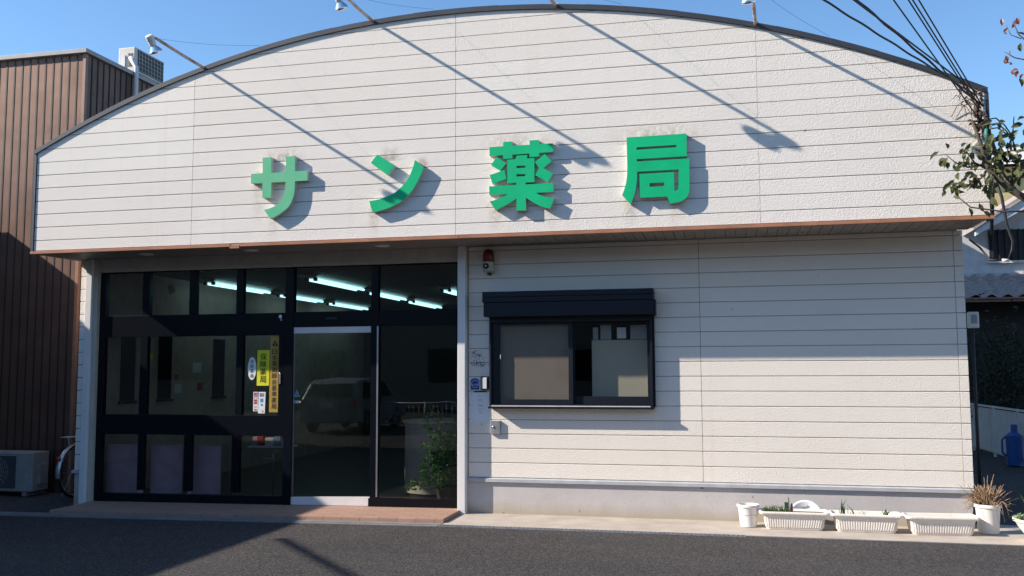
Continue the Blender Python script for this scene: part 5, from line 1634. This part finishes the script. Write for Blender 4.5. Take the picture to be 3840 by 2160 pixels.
# ------------------------------------------------------------------ across the forecourt (seen in the glass, throws the shade at the left)
nb = thing('neighbour_building', (-12, -5, 0), 'plain flat-roofed building shading the forecourt from the left', 'building')
MB().box(-18, -8.05, -9.5, .55, -.2, 4.08).build('wall', M['opp_wall'], nb)
MB().box(-18.1, -8.0, -9.6, .6, 4.082, 4.132).build('roof', M['opp_roof'], nb)
for i in range(2):
    wn_ = MB().box(-8.049, -8.01, -8 + i * 4.5, -6 + i * 4.5, 1.3, 2.5).build('window', M['frame'], nb)
    MB().box(-8.049, -7.95, -8.1 + i * 4.5, -5.9 + i * 4.5, 1.2, 1.298).build('sill', M['gutter'], wn_)
op = thing('opposite_building', (0, -30, 0), 'long dark building row across the road', 'building')
MB().box(-34, 34, -34, -27, -.2, 6.2).build('wall', M['opp_wall'], op)
MB().add([(-35, -26.4, 6.2), (35, -26.4, 6.2), (35, -30.5, 8.2), (-35, -30.5, 8.2), (35, -34.6, 6.2), (-35, -34.6, 6.2)], [(0, 1, 2, 3), (3, 2, 4, 5), (0, 3, 5), (1, 4, 2), (0, 5, 4, 1)]).build('roof', M['opp_roof'], op)
for i in range(12):
    MB().box(-31 + i * 5.4, -29.3 + i * 5.4, -26.999, -26.95, 1.0, 2.3).build('window', M['frame'], op)
# a slack bundle of cable from the neighbour's roof to the pole: its shadow crosses the asphalt
pts = sagging((-8.02, -4.02, 4.30), (-3.6, -13.6, 6.85), .10)
o = MB().tube(pts, .035, 8).build('cable_bundle', M['cable'], None, True)
tag(o, 'thick cable bundle slung from the neighbouring roof to the pole', 'cable')

# a parked hatchback and a guard fence by the road, seen only as reflections in the shop glass
ca = thing('parked_car', (-7.1, -13.6, -.1), 'silver grey hatchback parked by the road beyond the forecourt', 'car')
CX, CZ = -7.1, -.1
def car_x(z):
    return .78 if z < .75 else .78 - .16 * (z - .75) / .55
prof = [(-12.0, .30), (-11.98, .55), (-12.02, .85), (-12.25, 1.22), (-12.45, 1.33), (-13.4, 1.38), (-14.3, 1.30), (-14.9, .95), (-15.5, .85), (-15.62, .60), (-15.60, .28), (-13.8, .20)]
vs = [(CX - car_x(z), y, CZ + z) for y, z in prof] + [(CX + car_x(z), y, CZ + z) for y, z in prof]
n = len(prof)
fs = [(i, (i + 1) % n, n + (i + 1) % n, n + i) for i in range(n)]
fs += [tuple(range(n)), tuple(reversed(range(n, 2 * n)))]
MB().add(vs, fs).build('body', M['car_grey'], ca, bevel=.04)
MB().add([(CX - .62, -12.035, CZ + .90), (CX + .62, -12.035, CZ + .90), (CX + .55, -12.245, CZ + 1.22), (CX - .55, -12.245, CZ + 1.22)], [(0, 1, 2, 3)]).build('rear_window', M['frame'], ca)
for sx in (-1, 1):
    MB().box(CX + sx * .70 - .06, CX + sx * .70 + .06, -12.02, -11.965, CZ + .60, CZ + .84).build('tail_light', M['red_glass'], ca)
    MB().add([(CX + sx * .765, -12.5, CZ + .86), (CX + sx * .765, -14.5, CZ + .90), (CX + sx * .66, -14.15, CZ + 1.24), (CX + sx * .645, -12.6, CZ + 1.26)], [(0, 1, 2, 3)]).build('side_window', M['frame'], ca)
    for y in (-12.65, -14.85):
        w_ = MB().torus((CX + sx * .72, y, CZ + .29), (1, 0, 0), .22, .085, 28, 10).build('wheel', M['black'], ca, True)
        MB().lathe([(.17, -.03), (.17, .03)], (CX + sx * .74, y, CZ + .29), (1, 0, 0), 20).build('rim', M['steel'], w_, 'auto')
MB().box(CX - .17, CX + .17, -11.975, -11.955, CZ + .62, CZ + .78).build('number_plate', M['paper'], ca)
MB().box(CX - .74, CX + .74, -12.02, -11.93, CZ + .28, CZ + .46).build('bumper', M['car_grey'], ca, bevel=.03)
gf = thing('guard_fence', (-4.2, -13, -.1), 'white pipe guard fence along the road beyond the forecourt', 'guard fence')
for x in (-6.2, -4.9, -3.6, -2.3):
    MB().tube([(x, -13, -.1), (x, -13, .68)], .035, 10).build('post', M['pvc'], gf, True)
for z in (.12, .64):
    MB().tube([(-6.2, -13, z), (-2.3, -13, z)], .024, 8).build('rail', M['pvc'], gf, True)
mb = MB()
x = -6.1
while x < -2.3:
    mb.tube([(x, -13, .12), (x, -13, .64)], .010, 6)
    x += .13
mb.build('bars', M['pvc'], gf, True)
